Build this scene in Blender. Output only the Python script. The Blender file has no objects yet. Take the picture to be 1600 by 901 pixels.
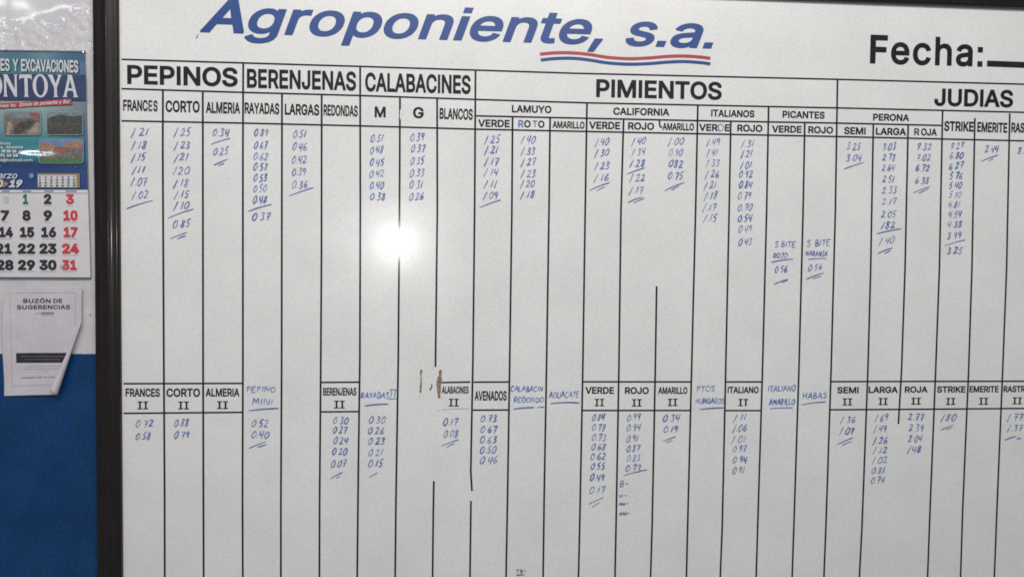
import bpy, bmesh, math, random
from mathutils import Vector, Matrix, geometry, noise
random.seed(11)
S = bpy.context.scene
C = S.collection

# ------------------------------------------------------------------ camera
FPX = 1250.0; CX = 800.0; CY = 450.5; DIST = 1.59; EYE = 1.55
YAW, PITCH, ROLL = (math.radians(a) for a in (-4.334, -2.178, 0.657))
RC = Matrix.Rotation(YAW, 3, 'Y') @ Matrix.Rotation(PITCH, 3, 'X') @ Matrix.Rotation(ROLL, 3, 'Z')
RW = Matrix.Rotation(math.pi / 2, 3, 'X') @ RC
cam = bpy.data.cameras.new('camera'); cam.sensor_width = 36; cam.lens = FPX / 1600 * 36
cam.clip_start = 0.02; cam.clip_end = 60
camo = bpy.data.objects.new('camera', cam); C.objects.link(camo)
camo.matrix_world = Matrix.Translation((0, -DIST, EYE)) @ RW.to_4x4()
S.camera = camo
cam.dof.use_dof = False; cam.dof.focus_distance = 1.62; cam.dof.aperture_fstop = 11

# ------------------------------------------------------------------ world and lamps
w = bpy.data.worlds.new('World'); S.world = w; w.use_nodes = True
bg = w.node_tree.nodes['Background']
bg.inputs[0].default_value = (0.80, 0.90, 1.0, 1); bg.inputs[1].default_value = 0.20
def area(name, loc, target, size, power, col, shape='RECTANGLE', sy=None):
    l = bpy.data.lights.new(name, 'AREA'); l.shape = shape; l.size = size
    if sy: l.size_y = sy
    l.energy = power; l.color = col
    o = bpy.data.objects.new(name, l); C.objects.link(o); o.location = loc
    o.rotation_euler = (Vector(target) - Vector(loc)).to_track_quat('-Z', 'Y').to_euler()
    return o
area('ceiling_lamp', (0.25, -2.5, EYE + 1.95), (0.1, 0, EYE + 0.0), 2.6, 80, (1.0, 0.965, 0.93), sy=0.7)
area('bare_bulb', (-0.214, -DIST + 0.05, EYE + 0.054), (-0.11, 0, EYE + 0.05), 0.08, 2.0, (1.0, 0.98, 0.95), 'DISK')
area('ceiling_tube', (-2.25, -3.0, EYE + 1.26), (-0.8, 0, EYE + 0.4), 0.50, 5.0, (0.95, 0.98, 1.0), sy=0.06)
S.view_settings.view_transform = 'Standard'; S.view_settings.look = 'None'
S.view_settings.exposure = 0.13; S.view_settings.gamma = 1
S.cycles.filter_width = 1.7

# ------------------------------------------------------------------ measuring: a photo pixel -> a point on a vertical plane y = const
def P(px, py, y=0.0):
    d = RW @ Vector(((px - CX) / FPX, -(py - CY) / FPX, -1))
    t = (y + DIST) / d.y
    return Vector((d.x * t, y, EYE + d.z * t))
MM = DIST / FPX          # metres on the board per pixel

# ------------------------------------------------------------------ materials
def mat(name, col, rough=0.5, spec=0.5, coat=0.0, coat_r=0.1, metal=0.0):
    m = bpy.data.materials.new(name); m.use_nodes = True
    b = m.node_tree.nodes['Principled BSDF']
    b.inputs['Base Color'].default_value = (*col, 1); b.inputs['Roughness'].default_value = rough
    b.inputs['Specular IOR Level'].default_value = spec
    b.inputs['Coat Weight'].default_value = coat; b.inputs['Coat Roughness'].default_value = coat_r
    b.inputs['Metallic'].default_value = metal
    return m
def N(m, t, **kw):
    n = m.node_tree.nodes.new(t)
    for k, v in kw.items():
        if k in n.inputs: n.inputs[k].default_value = v
        else: setattr(n, k, v)
    return n
def L(m, a, b): m.node_tree.links.new(a, b)
def bsdf(m): return m.node_tree.nodes['Principled BSDF']
def coords(m, stretch=(1, 1, 1)):
    g = N(m, 'ShaderNodeNewGeometry'); mp = N(m, 'ShaderNodeMapping'); mp.inputs['Scale'].default_value = stretch
    L(m, g.outputs['Position'], mp.inputs['Vector']); return mp.outputs['Vector']
def mottle(m, scale, col_a, col_b, lo=0.35, hi=0.65, detail=3, stretch=(1, 1, 1)):
    n = N(m, 'ShaderNodeTexNoise', Scale=scale, Detail=detail); L(m, coords(m, stretch), n.inputs['Vector'])
    r = N(m, 'ShaderNodeValToRGB'); r.color_ramp.elements[0].position = lo; r.color_ramp.elements[1].position = hi
    r.color_ramp.elements[0].color = (*col_a, 1); r.color_ramp.elements[1].color = (*col_b, 1)
    L(m, n.outputs['Fac'], r.inputs[0]); return r.outputs[0]
def mult(m, a, b, fac=1.0):
    x = N(m, 'ShaderNodeMix', data_type='RGBA', blend_type='MULTIPLY'); x.inputs[0].default_value = fac
    L(m, a, x.inputs[6]); L(m, b, x.inputs[7]); return x.outputs[2]
def speckle(m, scale, amt):
    """fine coloured speckle in the base colour, standing in for camera noise"""
    n = N(m, 'ShaderNodeTexNoise', Scale=scale, Detail=2.0, Roughness=0.6); L(m, coords(m), n.inputs['Vector'])
    mr = N(m, 'ShaderNodeMix', data_type='RGBA', blend_type='MIX'); mr.inputs[0].default_value = 1
    mm = N(m, 'ShaderNodeMapRange', data_type='FLOAT_VECTOR')
    mm.inputs[7].default_value = (0.32, 0.32, 0.32); mm.inputs[8].default_value = (0.68, 0.68, 0.68)
    mm.inputs[9].default_value = (1 - amt,) * 3; mm.inputs[10].default_value = (1 + amt,) * 3
    L(m, n.outputs['Color'], mm.inputs[6]); return mm.outputs[1]
def bump(m, scale, strength, dist=0.001, detail=3, inp='Normal', stretch=(1, 1, 1)):
    n = N(m, 'ShaderNodeTexNoise', Scale=scale, Detail=detail); L(m, coords(m, stretch), n.inputs['Vector'])
    b = N(m, 'ShaderNodeBump', Strength=strength, Distance=dist); L(m, n.outputs['Fac'], b.inputs['Height'])
    L(m, b.outputs[0], bsdf(m).inputs[inp]); return b

board_m = mat('whiteboard_enamel', (0.74, 0.73, 0.71), 0.27, 0.5, 0.6, 0.12)
c1 = mottle(board_m, 9, (0.705, 0.70, 0.685), (0.745, 0.74, 0.725))
L(board_m, mult(board_m, c1, speckle(board_m, 230, 0.085)), bsdf(board_m).inputs['Base Color'])
bump(board_m, 60, 0.06, 0.0006, 3, 'Coat Normal')
wn_ = N(board_m, 'ShaderNodeTexNoise', Scale=14, Detail=5, Roughness=0.65); L(board_m, coords(board_m, (0.5, 1, 1.6)), wn_.inputs['Vector'])
wr_ = N(board_m, 'ShaderNodeMapRange'); wr_.inputs['From Min'].default_value = 0.3; wr_.inputs['From Max'].default_value = 0.7
wr_.inputs['To Min'].default_value = 0.12; wr_.inputs['To Max'].default_value = 0.235; L(board_m, wn_.outputs['Fac'], wr_.inputs['Value']); L(board_m, wr_.outputs[0], bsdf(board_m).inputs['Coat Roughness'])
line_m = mat('black_tape', (0.018, 0.018, 0.024), 0.4, 0.1, 1.0, 0.115)
L(line_m, mottle(line_m, 120, (0.008, 0.008, 0.012), (0.022, 0.022, 0.030)), bsdf(line_m).inputs['Base Color'])
vinyl_m = mat('black_vinyl', (0.02, 0.02, 0.024), 0.4, 0.15, 0.35, 0.12)
L(vinyl_m, mottle(vinyl_m, 90, (0.010, 0.010, 0.013), (0.020, 0.020, 0.024)), bsdf(vinyl_m).inputs['Base Color'])
logo_m = mat('blue_vinyl', (0.022, 0.065, 0.27), 0.4, 0.35, 0.5, 0.15)
L(logo_m, mottle(logo_m, 40, (0.009, 0.050, 0.215), (0.014, 0.060, 0.24)), bsdf(logo_m).inputs['Base Color'])
red_m = mat('red_vinyl', (0.38, 0.030, 0.045), 0.35, 0.5, 0.6, 0.15)
worn_blue_m = mat('scuffed_blue_vinyl', (0.16, 0.22, 0.45), 0.4, 0.5, 0.3, 0.2)
L(worn_blue_m, mottle(worn_blue_m, 70, (0.03, 0.075, 0.29), (0.30, 0.36, 0.55), 0.36, 0.62), bsdf(worn_blue_m).inputs['Base Color'])
def ink(name, a, b):
    m = mat(name, a, 0.45, 0.4, 0.4, 0.2)
    L(m, mottle(m, 260, a, b, 0.3, 0.7), bsdf(m).inputs['Base Color']); return m
INK = [ink('blue_marker_ink', (0.045, 0.085, 0.33), (0.17, 0.22, 0.48)),
       ink('violet_blue_marker_ink', (0.065, 0.085, 0.33), (0.20, 0.23, 0.47)),
       ink('thin_blue_marker_ink', (0.10, 0.15, 0.38), (0.28, 0.33, 0.52))]
pale_ink = ink('wiped_marker_ink', (0.40, 0.46, 0.58), (0.62, 0.64, 0.68))
sign_ink = ink('thick_blue_marker_ink', (0.045, 0.11, 0.40), (0.16, 0.26, 0.52))
faded_m = ink('faded_vinyl', (0.02, 0.025, 0.06), (0.10, 0.12, 0.20))
chip_m = mat('bare_hardboard', (0.20, 0.135, 0.085), 0.8, 0.2)
L(chip_m, mottle(chip_m, 220, (0.15, 0.11, 0.08), (0.33, 0.25, 0.18)), bsdf(chip_m).inputs['Base Color'])
grime_m = mat('grey_residue', (0.16, 0.13, 0.12), 0.8, 0.2)
L(grime_m, mottle(grime_m, 300, (0.06, 0.05, 0.045), (0.36, 0.31, 0.29)), bsdf(grime_m).inputs['Base Color'])
frame_m = mat('dark_lacquered_wood', (0.022, 0.015, 0.012), 0.35, 0.3, 0.3, 0.12)
fc = mottle(frame_m, 30, (0.007, 0.0042, 0.0038), (0.016, 0.0095, 0.0082), 0.3, 0.7, 6, (6, 6, 0.5))
L(frame_m, mult(frame_m, fc, speckle(frame_m, 380, 0.35)), bsdf(frame_m).inputs['Base Color'])
bump(frame_m, 45, 0.25, 0.0008, 5, 'Normal', (6, 6, 0.5))
wall_m = mat('white_gloss_paint', (0.62, 0.60, 0.61), 0.38, 0.3, 0.34, 0.09)
L(wall_m, mult(wall_m, mottle(wall_m, 14, (0.54, 0.52, 0.545), (0.60, 0.58, 0.59)), speckle(wall_m, 330, 0.10)), bsdf(wall_m).inputs['Base Color'])
bump(wall_m, 70, 0.35, 0.0012, 4)
dado_m = mat('blue_gloss_paint', (0.010, 0.065, 0.20), 0.42, 0.3)
L(dado_m, mult(dado_m, mottle(dado_m, 14, (0.0035, 0.036, 0.118), (0.0055, 0.046, 0.145)), speckle(dado_m, 260, 0.32)), bsdf(dado_m).inputs['Base Color'])
bump(dado_m, 70, 0.25, 0.0008, 4)

# ------------------------------------------------------------------ mesh helpers
def tag(o, label=None, cat=None, group=None, kind=None):
    for k, v in (('label', label), ('category', cat), ('group', group), ('kind', kind)):
        if v: o[k] = v
    return o
def link(name, verts, faces, m, parent=None, smooth=False, label=None):
    me = bpy.data.meshes.new(name); me.from_pydata([tuple(v) for v in verts], [], faces); me.update()
    if smooth:
        for p in me.polygons: p.use_smooth = True
    me.materials.append(m)
    o = bpy.data.objects.new(name, me); C.objects.link(o)
    if parent: o.parent = parent
    if label: o['label'] = label
    return o
def empty(name, loc=(0, 0, 0)):
    o = bpy.data.objects.new(name, None); C.objects.link(o); o.empty_display_size = 0.05; return o
def strip_poly(pts, hw):
    """left/right offset of an open polyline in the x-z plane; pts 2D, hw number or list"""
    n = len(pts); Lf = []; Rt = []
    for i in range(n):
        a = pts[max(0, i - 1)]; b = pts[min(n - 1, i + 1)]
        d = (b - a)
        if d.length < 1e-9: d = Vector((1, 0))
        d.normalize(); nn = Vector((-d.y, d.x)); h = hw[i] if isinstance(hw, list) else hw
        Lf.append(pts[i] + nn * h); Rt.append(pts[i] - nn * h)
    return Lf, Rt
def ribbon(name, pxpts, wpx, y, m, parent, label=None, jitter=0.0):
    pts = [P(a, b, y) for a, b in pxpts]; q = [Vector((p.x, p.z)) for p in pts]
    Lf, Rt = strip_poly(q, wpx * MM / 2)
    vs = [(p.x, y, p.y) for p in Lf] + [(p.x, y, p.y) for p in Rt]; n = len(q)
    fs = [(i, i + 1, n + i + 1, n + i)[::-1] for i in range(n - 1)]
    return link(name, vs, fs, m, parent, label=label)
def poly(name, pxpts, y, m, parent, label=None):
    vs = [P(a, b, y) for a, b in pxpts]
    tri = geometry.tessellate_polygon([vs]); return link(name, vs, [tuple(t) for t in tri], m, parent, label=label)
def slab(name, x0, x1, z0, z1, y0, y1, m, parent=None, bev=0.0, label=None):
    bm = bmesh.new(); bmesh.ops.create_cube(bm, size=1)
    for v in bm.verts:
        v.co = Vector(((x0 + x1) / 2 + v.co.x * (x1 - x0), (y0 + y1) / 2 + v.co.y * (y1 - y0), (z0 + z1) / 2 + v.co.z * (z1 - z0)))
    if bev: bmesh.ops.bevel(bm, geom=bm.edges[:], offset=bev, segments=2, affect='EDGES', profile=0.6)
    me = bpy.data.meshes.new(name); bm.to_mesh(me); bm.free(); me.materials.append(m)
    o = bpy.data.objects.new(name, me); C.objects.link(o)
    if parent: o.parent = parent
    if label: o['label'] = label
    return o

# ------------------------------------------------------------------ bold sans lettering (outlines per cap height 1000)
GL = {}
GLYPHS = r'''
A 861 -7,1 -12,6 -12,79 1,90 317,960 320,968 320,992 324,998 494,1000 534,998 538,992 538,968 688,560 858,95 862,87 873,79 873,6 866,1 833,0 672,2 668,6 665,39 591,248 583,255 284,255 276,255 270,249 197,39 194,6 187,1 154,0|348,443 341,451 429,712 450,645 518,447 510,443
B 819 71,1 66,6 65,47 66,992 71,998 112,1000 435,1000 491,997 532,990 597,969 653,936 696,895 726,850 744,807 755,758 758,710 754,661 743,621 727,588 704,556 670,524 702,501 726,477 747,451 766,419 786,362 794,289 790,241 779,192 762,152 735,111 694,71 653,44 605,23 548,9 508,3 451,0|273,189 268,192 267,200 267,402 268,410 273,415 475,413 516,402 555,378 572,360 585,338 593,313 595,289 593,265 587,249 572,227 556,213 524,199 475,190|273,599 267,604 267,613 267,798 267,807 273,811 459,810 500,801 532,782 545,766 553,750 559,726 560,701 556,677 548,659 532,637 516,624 483,608 451,600
C 916 407,-7 359,3 310,19 262,43 213,75 173,110 139,148 111,188 84,237 58,301 45,350 34,414 30,471 30,536 37,608 49,665 66,722 100,794 138,851 183,899 230,937 286,970 351,995 407,1007 480,1012 537,1009 593,999 642,984 690,962 731,937 771,904 806,867 835,827 861,778 884,713 891,705 891,633 884,627 698,627 692,633 690,665 672,713 657,738 634,763 609,782 577,800 545,811 512,817 480,819 440,816 407,808 375,796 351,782 325,762 302,739 283,713 265,681 251,649 235,584 229,519 232,439 247,366 270,309 302,261 343,224 383,201 432,186 488,181 545,189 593,208 634,237 666,276 685,317 692,342 692,366 698,373 852,374 884,373 891,366 890,293 884,285 857,212 836,174 811,140 779,104 746,75 715,53 674,30 634,13 593,1 545,-8 496,-12 456,-12
D 902 71,1 66,6 65,47 66,992 71,998 112,1000 403,1000 459,998 516,990 580,973 637,949 694,914 743,871 766,845 794,807 816,766 837,718 860,637 867,588 872,532 872,475 868,419 851,330 836,281 819,241 796,200 774,168 726,115 669,72 605,38 532,15 475,5 419,1|273,189 268,192 267,200 267,807 273,811 394,811 467,805 500,798 540,782 572,761 597,740 627,701 650,653 665,596 673,540 673,475 666,410 651,354 629,305 607,273 580,247 548,225 508,207 467,196 427,190
E 751 71,1 66,6 65,47 66,992 71,998 112,1000 702,999 711,992 711,815 669,811 273,811 267,807 267,798 267,613 267,604 273,600 281,600 637,600 679,596 682,459 680,419 677,414 637,411 272,410 267,402 267,200 268,192 273,189 710,187 714,184 717,144 715,6 710,1 669,0
F 736 71,1 66,6 65,47 66,992 71,998 112,1000 661,1000 702,997 705,992 706,952 704,815 661,811 500,811 273,811 267,807 269,588 273,586 621,586 661,583 664,580 665,540 664,402 661,400 621,397 273,397 268,394 265,5 257,1 225,0
G 934 407,-7 335,10 286,29 230,62 189,94 152,131 110,188 83,237 58,301 43,358 32,439 30,528 35,592 48,665 65,722 95,786 125,835 165,883 209,924 262,959 327,988 383,1003 448,1011 512,1011 577,1002 634,985 690,960 739,929 787,887 828,838 858,786 884,719 893,705 895,673 893,633 884,628 698,628 692,633 691,657 686,673 662,722 629,762 593,790 553,808 504,817 448,817 399,806 367,792 334,770 308,746 283,713 262,675 246,633 237,592 231,544 229,495 232,439 242,382 255,342 275,301 297,269 327,237 359,214 407,192 456,183 512,183 561,193 601,211 636,237 666,272 688,317 697,350 690,357 472,359 466,366 465,406 465,503 466,536 471,544 898,544 902,503 901,374 897,334 888,285 875,245 853,196 828,155 795,115 755,77 715,49 666,24 618,6 569,-5 512,-11 456,-12
H 928 71,1 66,6 65,47 66,992 71,998 112,1000 225,1000 257,999 265,994 267,613 273,605 653,605 661,610 663,992 669,999 702,1000 855,999 862,992 862,968 862,6 855,1 815,0 669,1 663,6 661,412 653,416 273,416 267,410 265,5 257,1 225,0
J 712 265,-7 209,8 184,18 144,40 102,75 63,123 39,172 23,228 17,277 18,390 23,395 63,397 209,395 217,390 219,293 223,261 234,228 249,207 265,194 281,185 322,176 367,180 403,196 419,212 430,228 439,253 444,285 445,738 445,956 448,996 491,1000 605,1000 646,996 647,301 644,253 635,204 614,148 588,105 544,59 500,28 451,6 386,-9 330,-12
K 838 71,1 66,6 65,47 66,992 71,998 112,1000 225,1000 257,999 265,994 267,621 268,613 273,607 620,984 637,997 653,1000 815,999 829,992 838,984 847,968 848,952 839,930 694,774 498,564 493,556 839,71 849,47 847,31 839,16 823,4 807,0 669,0 645,7 630,22 354,411 346,409 271,330 267,322 265,5 257,1 225,0
L 705 71,1 66,6 65,47 66,992 71,998 112,1000 225,1000 257,999 265,994 267,580 268,192 273,189 685,187 690,184 692,144 690,6 685,1 645,0
M 1128 71,1 66,6 65,47 65,952 66,992 71,998 273,1000 306,999 314,994 314,968 538,394 564,320 814,968 815,995 823,999 855,1000 1017,1000 1057,998 1062,992 1063,588 1063,47 1062,6 1057,2 904,0 871,1 864,6 863,524 862,532 855,541 658,39 653,3 613,0 475,2 472,6 472,31 469,39 265,552 262,540 261,6 257,2 217,0
N 940 71,1 66,6 65,47 66,992 71,998 112,1000 281,998 286,992 289,968 669,368 673,378 675,992 677,997 685,999 718,1000 831,1000 871,997 874,992 875,952 875,47 874,6 871,3 831,0 694,0 661,1 653,6 652,31 273,629 267,621 267,613 266,6 257,1 225,0
O 957 407,-7 359,3 310,19 270,38 230,63 189,95 161,123 134,156 108,193 88,228 67,277 51,325 39,382 32,439 29,495 32,560 37,608 58,697 76,746 96,786 124,831 152,867 212,924 246,947 286,970 359,997 407,1007 456,1012 504,1012 553,1007 601,997 642,983 674,969 715,947 755,917 787,888 820,851 848,810 871,770 892,722 907,673 920,616 926,560 929,503 926,439 921,390 900,301 882,253 862,212 836,170 806,131 747,76 715,53 674,31 626,11 596,2 553,-7 504,-12 456,-12|424,187 375,205 327,237 290,277 262,325 242,382 232,439 229,519 235,584 249,641 269,689 295,730 335,770 375,795 424,813 472,819 521,815 577,799 624,770 664,730 694,681 715,625 727,560 729,479 723,414 709,358 689,309 658,263 622,228 577,201 529,186 480,181
P 798 71,1 66,6 65,47 66,992 71,998 112,1000 427,1000 491,996 548,984 597,967 645,939 685,906 721,863 748,815 767,758 776,701 776,637 768,580 746,516 718,467 685,428 645,395 597,367 548,349 508,340 451,334 273,334 268,330 267,322 265,5 257,1 225,0|273,522 269,524 267,532 267,807 273,812 451,810 500,799 524,786 539,774 552,758 564,734 573,701 576,669 574,637 566,604 554,580 540,561 508,538 483,529 459,524 419,522
Q 957 698,-80 688,-71 626,11 577,-2 529,-10 480,-12 432,-10 383,-3 335,10 286,30 250,50 189,95 140,147 112,187 89,228 58,300 43,357 34,414 30,470 30,527 34,583 43,640 58,696 76,745 100,793 126,834 157,872 189,905 230,937 270,962 310,981 359,997 432,1010 480,1012 529,1010 609,994 650,980 690,961 731,936 763,910 787,888 820,851 849,810 871,769 901,696 920,616 928,527 926,438 915,357 894,284 870,228 831,163 783,106 880,-23 884,-39 883,-55 868,-76 844,-86 723,-86|432,186 399,194 375,205 327,237 303,260 286,283 255,341 242,381 236,414 229,494 234,575 251,648 278,704 316,753 359,787 389,801 415,810 448,817 480,819 512,817 545,810 570,801 601,786 643,753 670,721 694,680 713,632 723,583 729,519 728,454 720,397 706,349 688,308 666,273 658,274 594,357 577,369 561,372 440,372 417,365 407,357 399,341 397,325 402,308 494,187 488,182 480,181
R 806 71,1 66,6 65,47 65,952 66,992 71,998 419,1000 491,996 532,989 580,975 621,957 661,932 701,895 731,855 758,798 773,742 778,677 773,613 759,556 734,501 716,475 694,449 661,421 632,402 626,394 791,93 795,87 807,84 810,79 810,6 807,2 766,0 597,2 592,6 592,31 419,353 273,355 270,354 267,346 265,5 257,1 225,0|273,544 268,548 267,556 267,798 267,807 273,812 459,810 508,798 540,778 557,758 568,734 574,710 577,677 575,645 569,621 557,596 540,576 508,558 459,546
S 802 323,-11 250,6 194,29 140,63 97,104 63,152 48,184 37,217 27,257 27,322 31,330 226,330 229,322 232,281 238,257 250,234 266,217 291,200 323,186 355,178 396,175 436,176 476,184 509,196 540,217 562,241 574,265 577,297 573,322 565,334 549,350 509,373 460,391 299,437 250,454 194,481 143,516 117,540 97,564 69,613 58,645 52,677 50,710 52,750 58,782 68,815 93,863 133,912 185,953 249,985 315,1004 388,1012 460,1010 533,996 590,974 646,941 688,904 725,855 748,807 762,758 762,685 759,682 751,680 719,679 606,679 573,680 565,683 564,710 558,742 546,766 532,782 509,799 476,813 444,821 404,824 363,821 331,813 300,799 278,782 259,758 251,734 250,710 257,685 278,661 315,639 371,618 509,580 573,557 630,530 686,491 711,468 731,443 751,411 761,386 770,354 775,322 775,257 760,192 732,136 711,107 687,82 630,39 565,9 493,-9 404,-16
T 805 311,1 305,6 303,47 303,807 295,811 61,811 17,815 14,855 15,992 20,998 61,1000 497,1000 748,1000 788,997 790,992 792,952 790,815 748,811 513,811 505,808 503,6 497,1 465,0
U 929 386,-9 330,3 281,21 233,46 192,75 160,105 128,145 104,186 83,234 70,291 65,347 66,994 71,999 112,1000 225,1000 257,999 265,994 267,355 274,307 291,266 308,242 330,221 354,205 386,190 427,181 467,179 508,182 540,189 585,210 621,241 646,283 660,331 662,363 664,994 669,999 710,1000 823,1000 855,999 863,994 864,355 861,299 851,250 826,186 790,129 742,79 710,55 677,35 613,7 548,-8 467,-15
V 861 332,1 325,6 322,39 1,910 -12,920 -12,992 -7,998 33,1000 187,999 193,992 193,968 389,419 429,299 437,300 461,375 667,968 667,992 672,998 712,1000 866,999 873,992 873,920 861,912 858,904 543,39 540,6 534,1 502,0
W 1232 243,1 237,6 235,39 -1,904 -3,912 -12,920 -12,992 -7,998 146,1000 187,997 189,992 191,960 348,358 506,960 510,996 550,1000 720,998 724,992 726,960 882,365 890,376 906,440 1040,960 1043,996 1084,1000 1205,1000 1237,999 1244,992 1244,920 1235,912 996,39 994,6 987,1 817,0 785,1 777,6 775,39 615,621 457,39 456,6 453,3 445,1 413,0
X 851 -4,1 -9,6 -9,79 -4,84 12,89 305,507 305,516 32,912 12,918 10,960 12,995 20,999 52,1000 222,999 229,992 232,968 376,757 424,681 432,684 626,968 629,992 634,998 836,999 843,992 845,960 843,920 836,915 828,915 820,908 547,516 836,94 844,85 852,85 860,79 860,6 852,1 820,0 650,1 644,6 642,31 432,338 424,345 208,31 206,6 198,1 165,0
Y 847 324,6 322,402 9,909 1,915 -7,915 -12,920 -12,992 -7,998 33,1000 162,1000 203,997 207,968 421,618 429,619 462,677 641,968 643,992 647,998 817,1000 858,996 860,960 859,920 840,912 525,402 523,6 518,1 478,0 364,0 332,1
Z 787 36,3 33,6 32,47 32,128 36,144 489,807 480,812 36,813 31,823 29,855 31,992 36,998 76,1000 715,1000 747,999 754,992 756,871 748,847 297,192 302,188 755,187 759,184 761,144 759,6 755,2 715,0 76,0
a 717 230,-10 172,7 125,32 86,65 55,107 34,157 25,215 28,273 41,322 56,349 81,379 106,401 139,420 189,440 238,453 462,487 471,490 476,497 473,538 459,571 446,585 429,596 388,608 338,609 296,600 255,578 238,563 222,541 216,530 214,510 205,506 164,506 151,513 73,536 48,538 45,563 46,596 56,602 76,637 97,666 128,696 164,721 205,742 247,756 296,767 346,771 396,769 446,761 487,749 529,730 562,709 587,685 612,653 629,621 643,579 649,538 652,497 650,7 645,2 620,0 487,1 480,7 478,32 471,40 421,10 363,-9 296,-16|288,148 263,153 238,162 222,174 209,190 202,206 201,231 203,248 212,264 238,286 272,298 313,308 404,320 471,332 474,331 476,322 475,264 468,239 454,212 426,181 388,159 346,148
b 781 362,-10 329,-1 304,10 271,30 238,58 236,8 230,1 97,0 72,2 67,8 68,995 72,999 97,1000 205,1000 238,997 241,970 241,779 241,713 246,707 279,733 321,755 362,766 404,771 462,769 511,759 553,744 594,721 627,696 652,671 694,614 725,547 744,464 750,406 750,356 746,306 738,257 726,215 710,174 693,141 664,99 636,68 603,41 562,16 528,2 495,-7 445,-14 395,-14|404,149 362,154 333,165 304,187 280,215 262,248 249,290 241,340 239,389 243,439 252,481 267,522 288,554 312,579 337,594 371,604 412,608 445,604 478,592 506,572 529,547 548,514 562,472 571,423 573,373 569,323 561,282 545,240 525,207 502,182 470,161 437,151
c 729 312,-9 270,2 233,16 196,37 167,58 140,83 113,114 88,151 68,190 52,232 42,273 35,315 32,373 33,423 40,472 52,522 67,563 93,613 129,662 171,701 212,729 262,751 320,766 378,771 436,767 477,759 519,745 560,725 594,703 620,680 649,646 668,617 696,563 697,539 693,512 668,510 577,484 536,484 529,489 528,497 525,514 514,539 495,563 477,579 436,600 386,608 337,602 295,584 278,571 256,547 233,505 219,464 211,414 209,364 215,306 229,260 246,224 272,190 303,166 337,153 370,149 411,150 453,162 485,182 508,207 525,240 531,257 531,273 536,277 585,277 594,271 676,250 693,250 699,240 699,199 665,132 626,83 599,58 569,36 511,7 444,-10 378,-15
d 781 295,-9 254,2 220,16 162,54 132,83 112,107 72,174 46,248 33,331 33,423 39,472 48,514 63,561 79,597 98,630 121,661 146,688 176,713 204,731 237,747 270,759 320,769 361,771 411,767 444,760 477,747 511,727 536,707 541,713 541,721 541,903 544,996 577,1000 685,1000 710,999 714,995 716,961 715,8 710,2 685,0 552,2 546,8 544,59 519,36 494,19 469,5 436,-6 370,-15|378,149 345,152 312,162 280,182 257,207 237,240 221,282 213,323 209,373 211,423 220,472 234,514 253,547 276,572 303,591 337,603 370,608 403,606 439,597 469,579 494,555 515,522 531,481 539,439 543,389 541,340 533,290 520,248 502,215 477,186 449,165 419,154
e 744 320,-9 270,2 229,19 187,43 154,68 121,102 93,141 67,190 52,232 38,290 32,348 32,398 39,464 52,522 67,563 92,613 122,655 154,688 196,720 245,746 287,760 337,769 395,771 453,763 502,749 544,731 584,704 618,673 647,638 672,597 693,547 706,497 713,447 715,348 714,323 710,314 220,312 212,307 217,282 228,248 241,224 260,199 279,182 303,167 353,151 386,148 419,149 453,157 477,168 502,186 519,206 532,232 536,254 560,257 585,256 602,248 676,230 693,229 702,224 702,174 693,163 673,124 632,74 578,33 519,5 461,-9 395,-15|220,470 216,472 222,497 233,522 249,547 283,580 320,599 370,608 414,605 453,592 486,567 502,546 520,514 531,481 531,472 527,470
f 467 120,4 117,31 117,595 111,602 -13,604 -18,612 -19,637 -18,753 -13,760 12,762 111,762 117,769 117,836 121,869 136,919 153,948 178,977 203,997 228,1012 261,1025 294,1034 327,1038 369,1038 410,1034 476,1019 477,1001 477,968 468,952 451,894 448,869 443,865 418,863 393,865 385,871 369,873 327,869 311,860 304,852 294,827 294,763 443,760 450,753 452,637 450,612 443,604 302,603 294,601 292,595 291,6 286,1 261,0 145,0
g 783 303,-272 259,-263 212,-246 171,-225 138,-201 104,-168 76,-130 64,-122 63,-72 71,-67 88,-63 146,-31 154,-26 162,-14 212,-14 220,-37 250,-72 271,-89 303,-105 337,-113 370,-116 411,-115 444,-109 469,-100 494,-87 512,-72 525,-55 536,-31 541,-6 542,61 536,70 486,36 436,17 386,10 320,11 270,20 220,38 171,67 131,102 96,145 69,193 50,243 37,301 32,359 34,434 42,492 61,558 80,600 100,633 146,687 171,708 204,730 237,747 270,759 303,766 345,771 386,770 428,765 461,755 486,744 544,703 548,757 552,760 685,762 710,760 715,757 718,724 718,11 711,-55 696,-105 675,-147 643,-185 602,-220 560,-242 502,-263 436,-275 370,-277|337,176 303,187 270,209 248,235 230,268 217,309 210,351 209,401 214,450 225,492 239,525 262,558 287,581 312,595 345,605 378,608 419,603 453,591 477,573 502,546 523,508 536,467 542,426 544,367 539,318 528,276 512,243 494,218 469,196 444,183 411,174 378,171
h 755 72,1 67,6 66,31 66,968 67,993 72,998 205,1000 238,996 241,968 241,720 246,712 279,735 321,754 371,767 420,771 478,766 520,755 562,736 603,707 641,661 670,603 681,562 686,529 689,454 689,31 686,3 661,0 545,0 520,2 516,6 514,462 509,512 495,550 470,580 437,599 412,605 387,606 337,599 296,579 279,564 265,545 247,504 241,454 239,6 230,1 213,0
i 306 68,5 66,31 66,728 68,757 76,760 101,762 225,760 234,760 239,753 241,728 239,6 234,1 209,0 93,0|134,818 109,825 93,834 65,860 55,877 47,902 47,943 60,977 73,993 93,1009 126,1024 151,1028 171,1026 209,1014 227,1001 243,985 253,968 262,943 262,902 254,877 244,860 217,835 200,826 176,818
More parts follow.
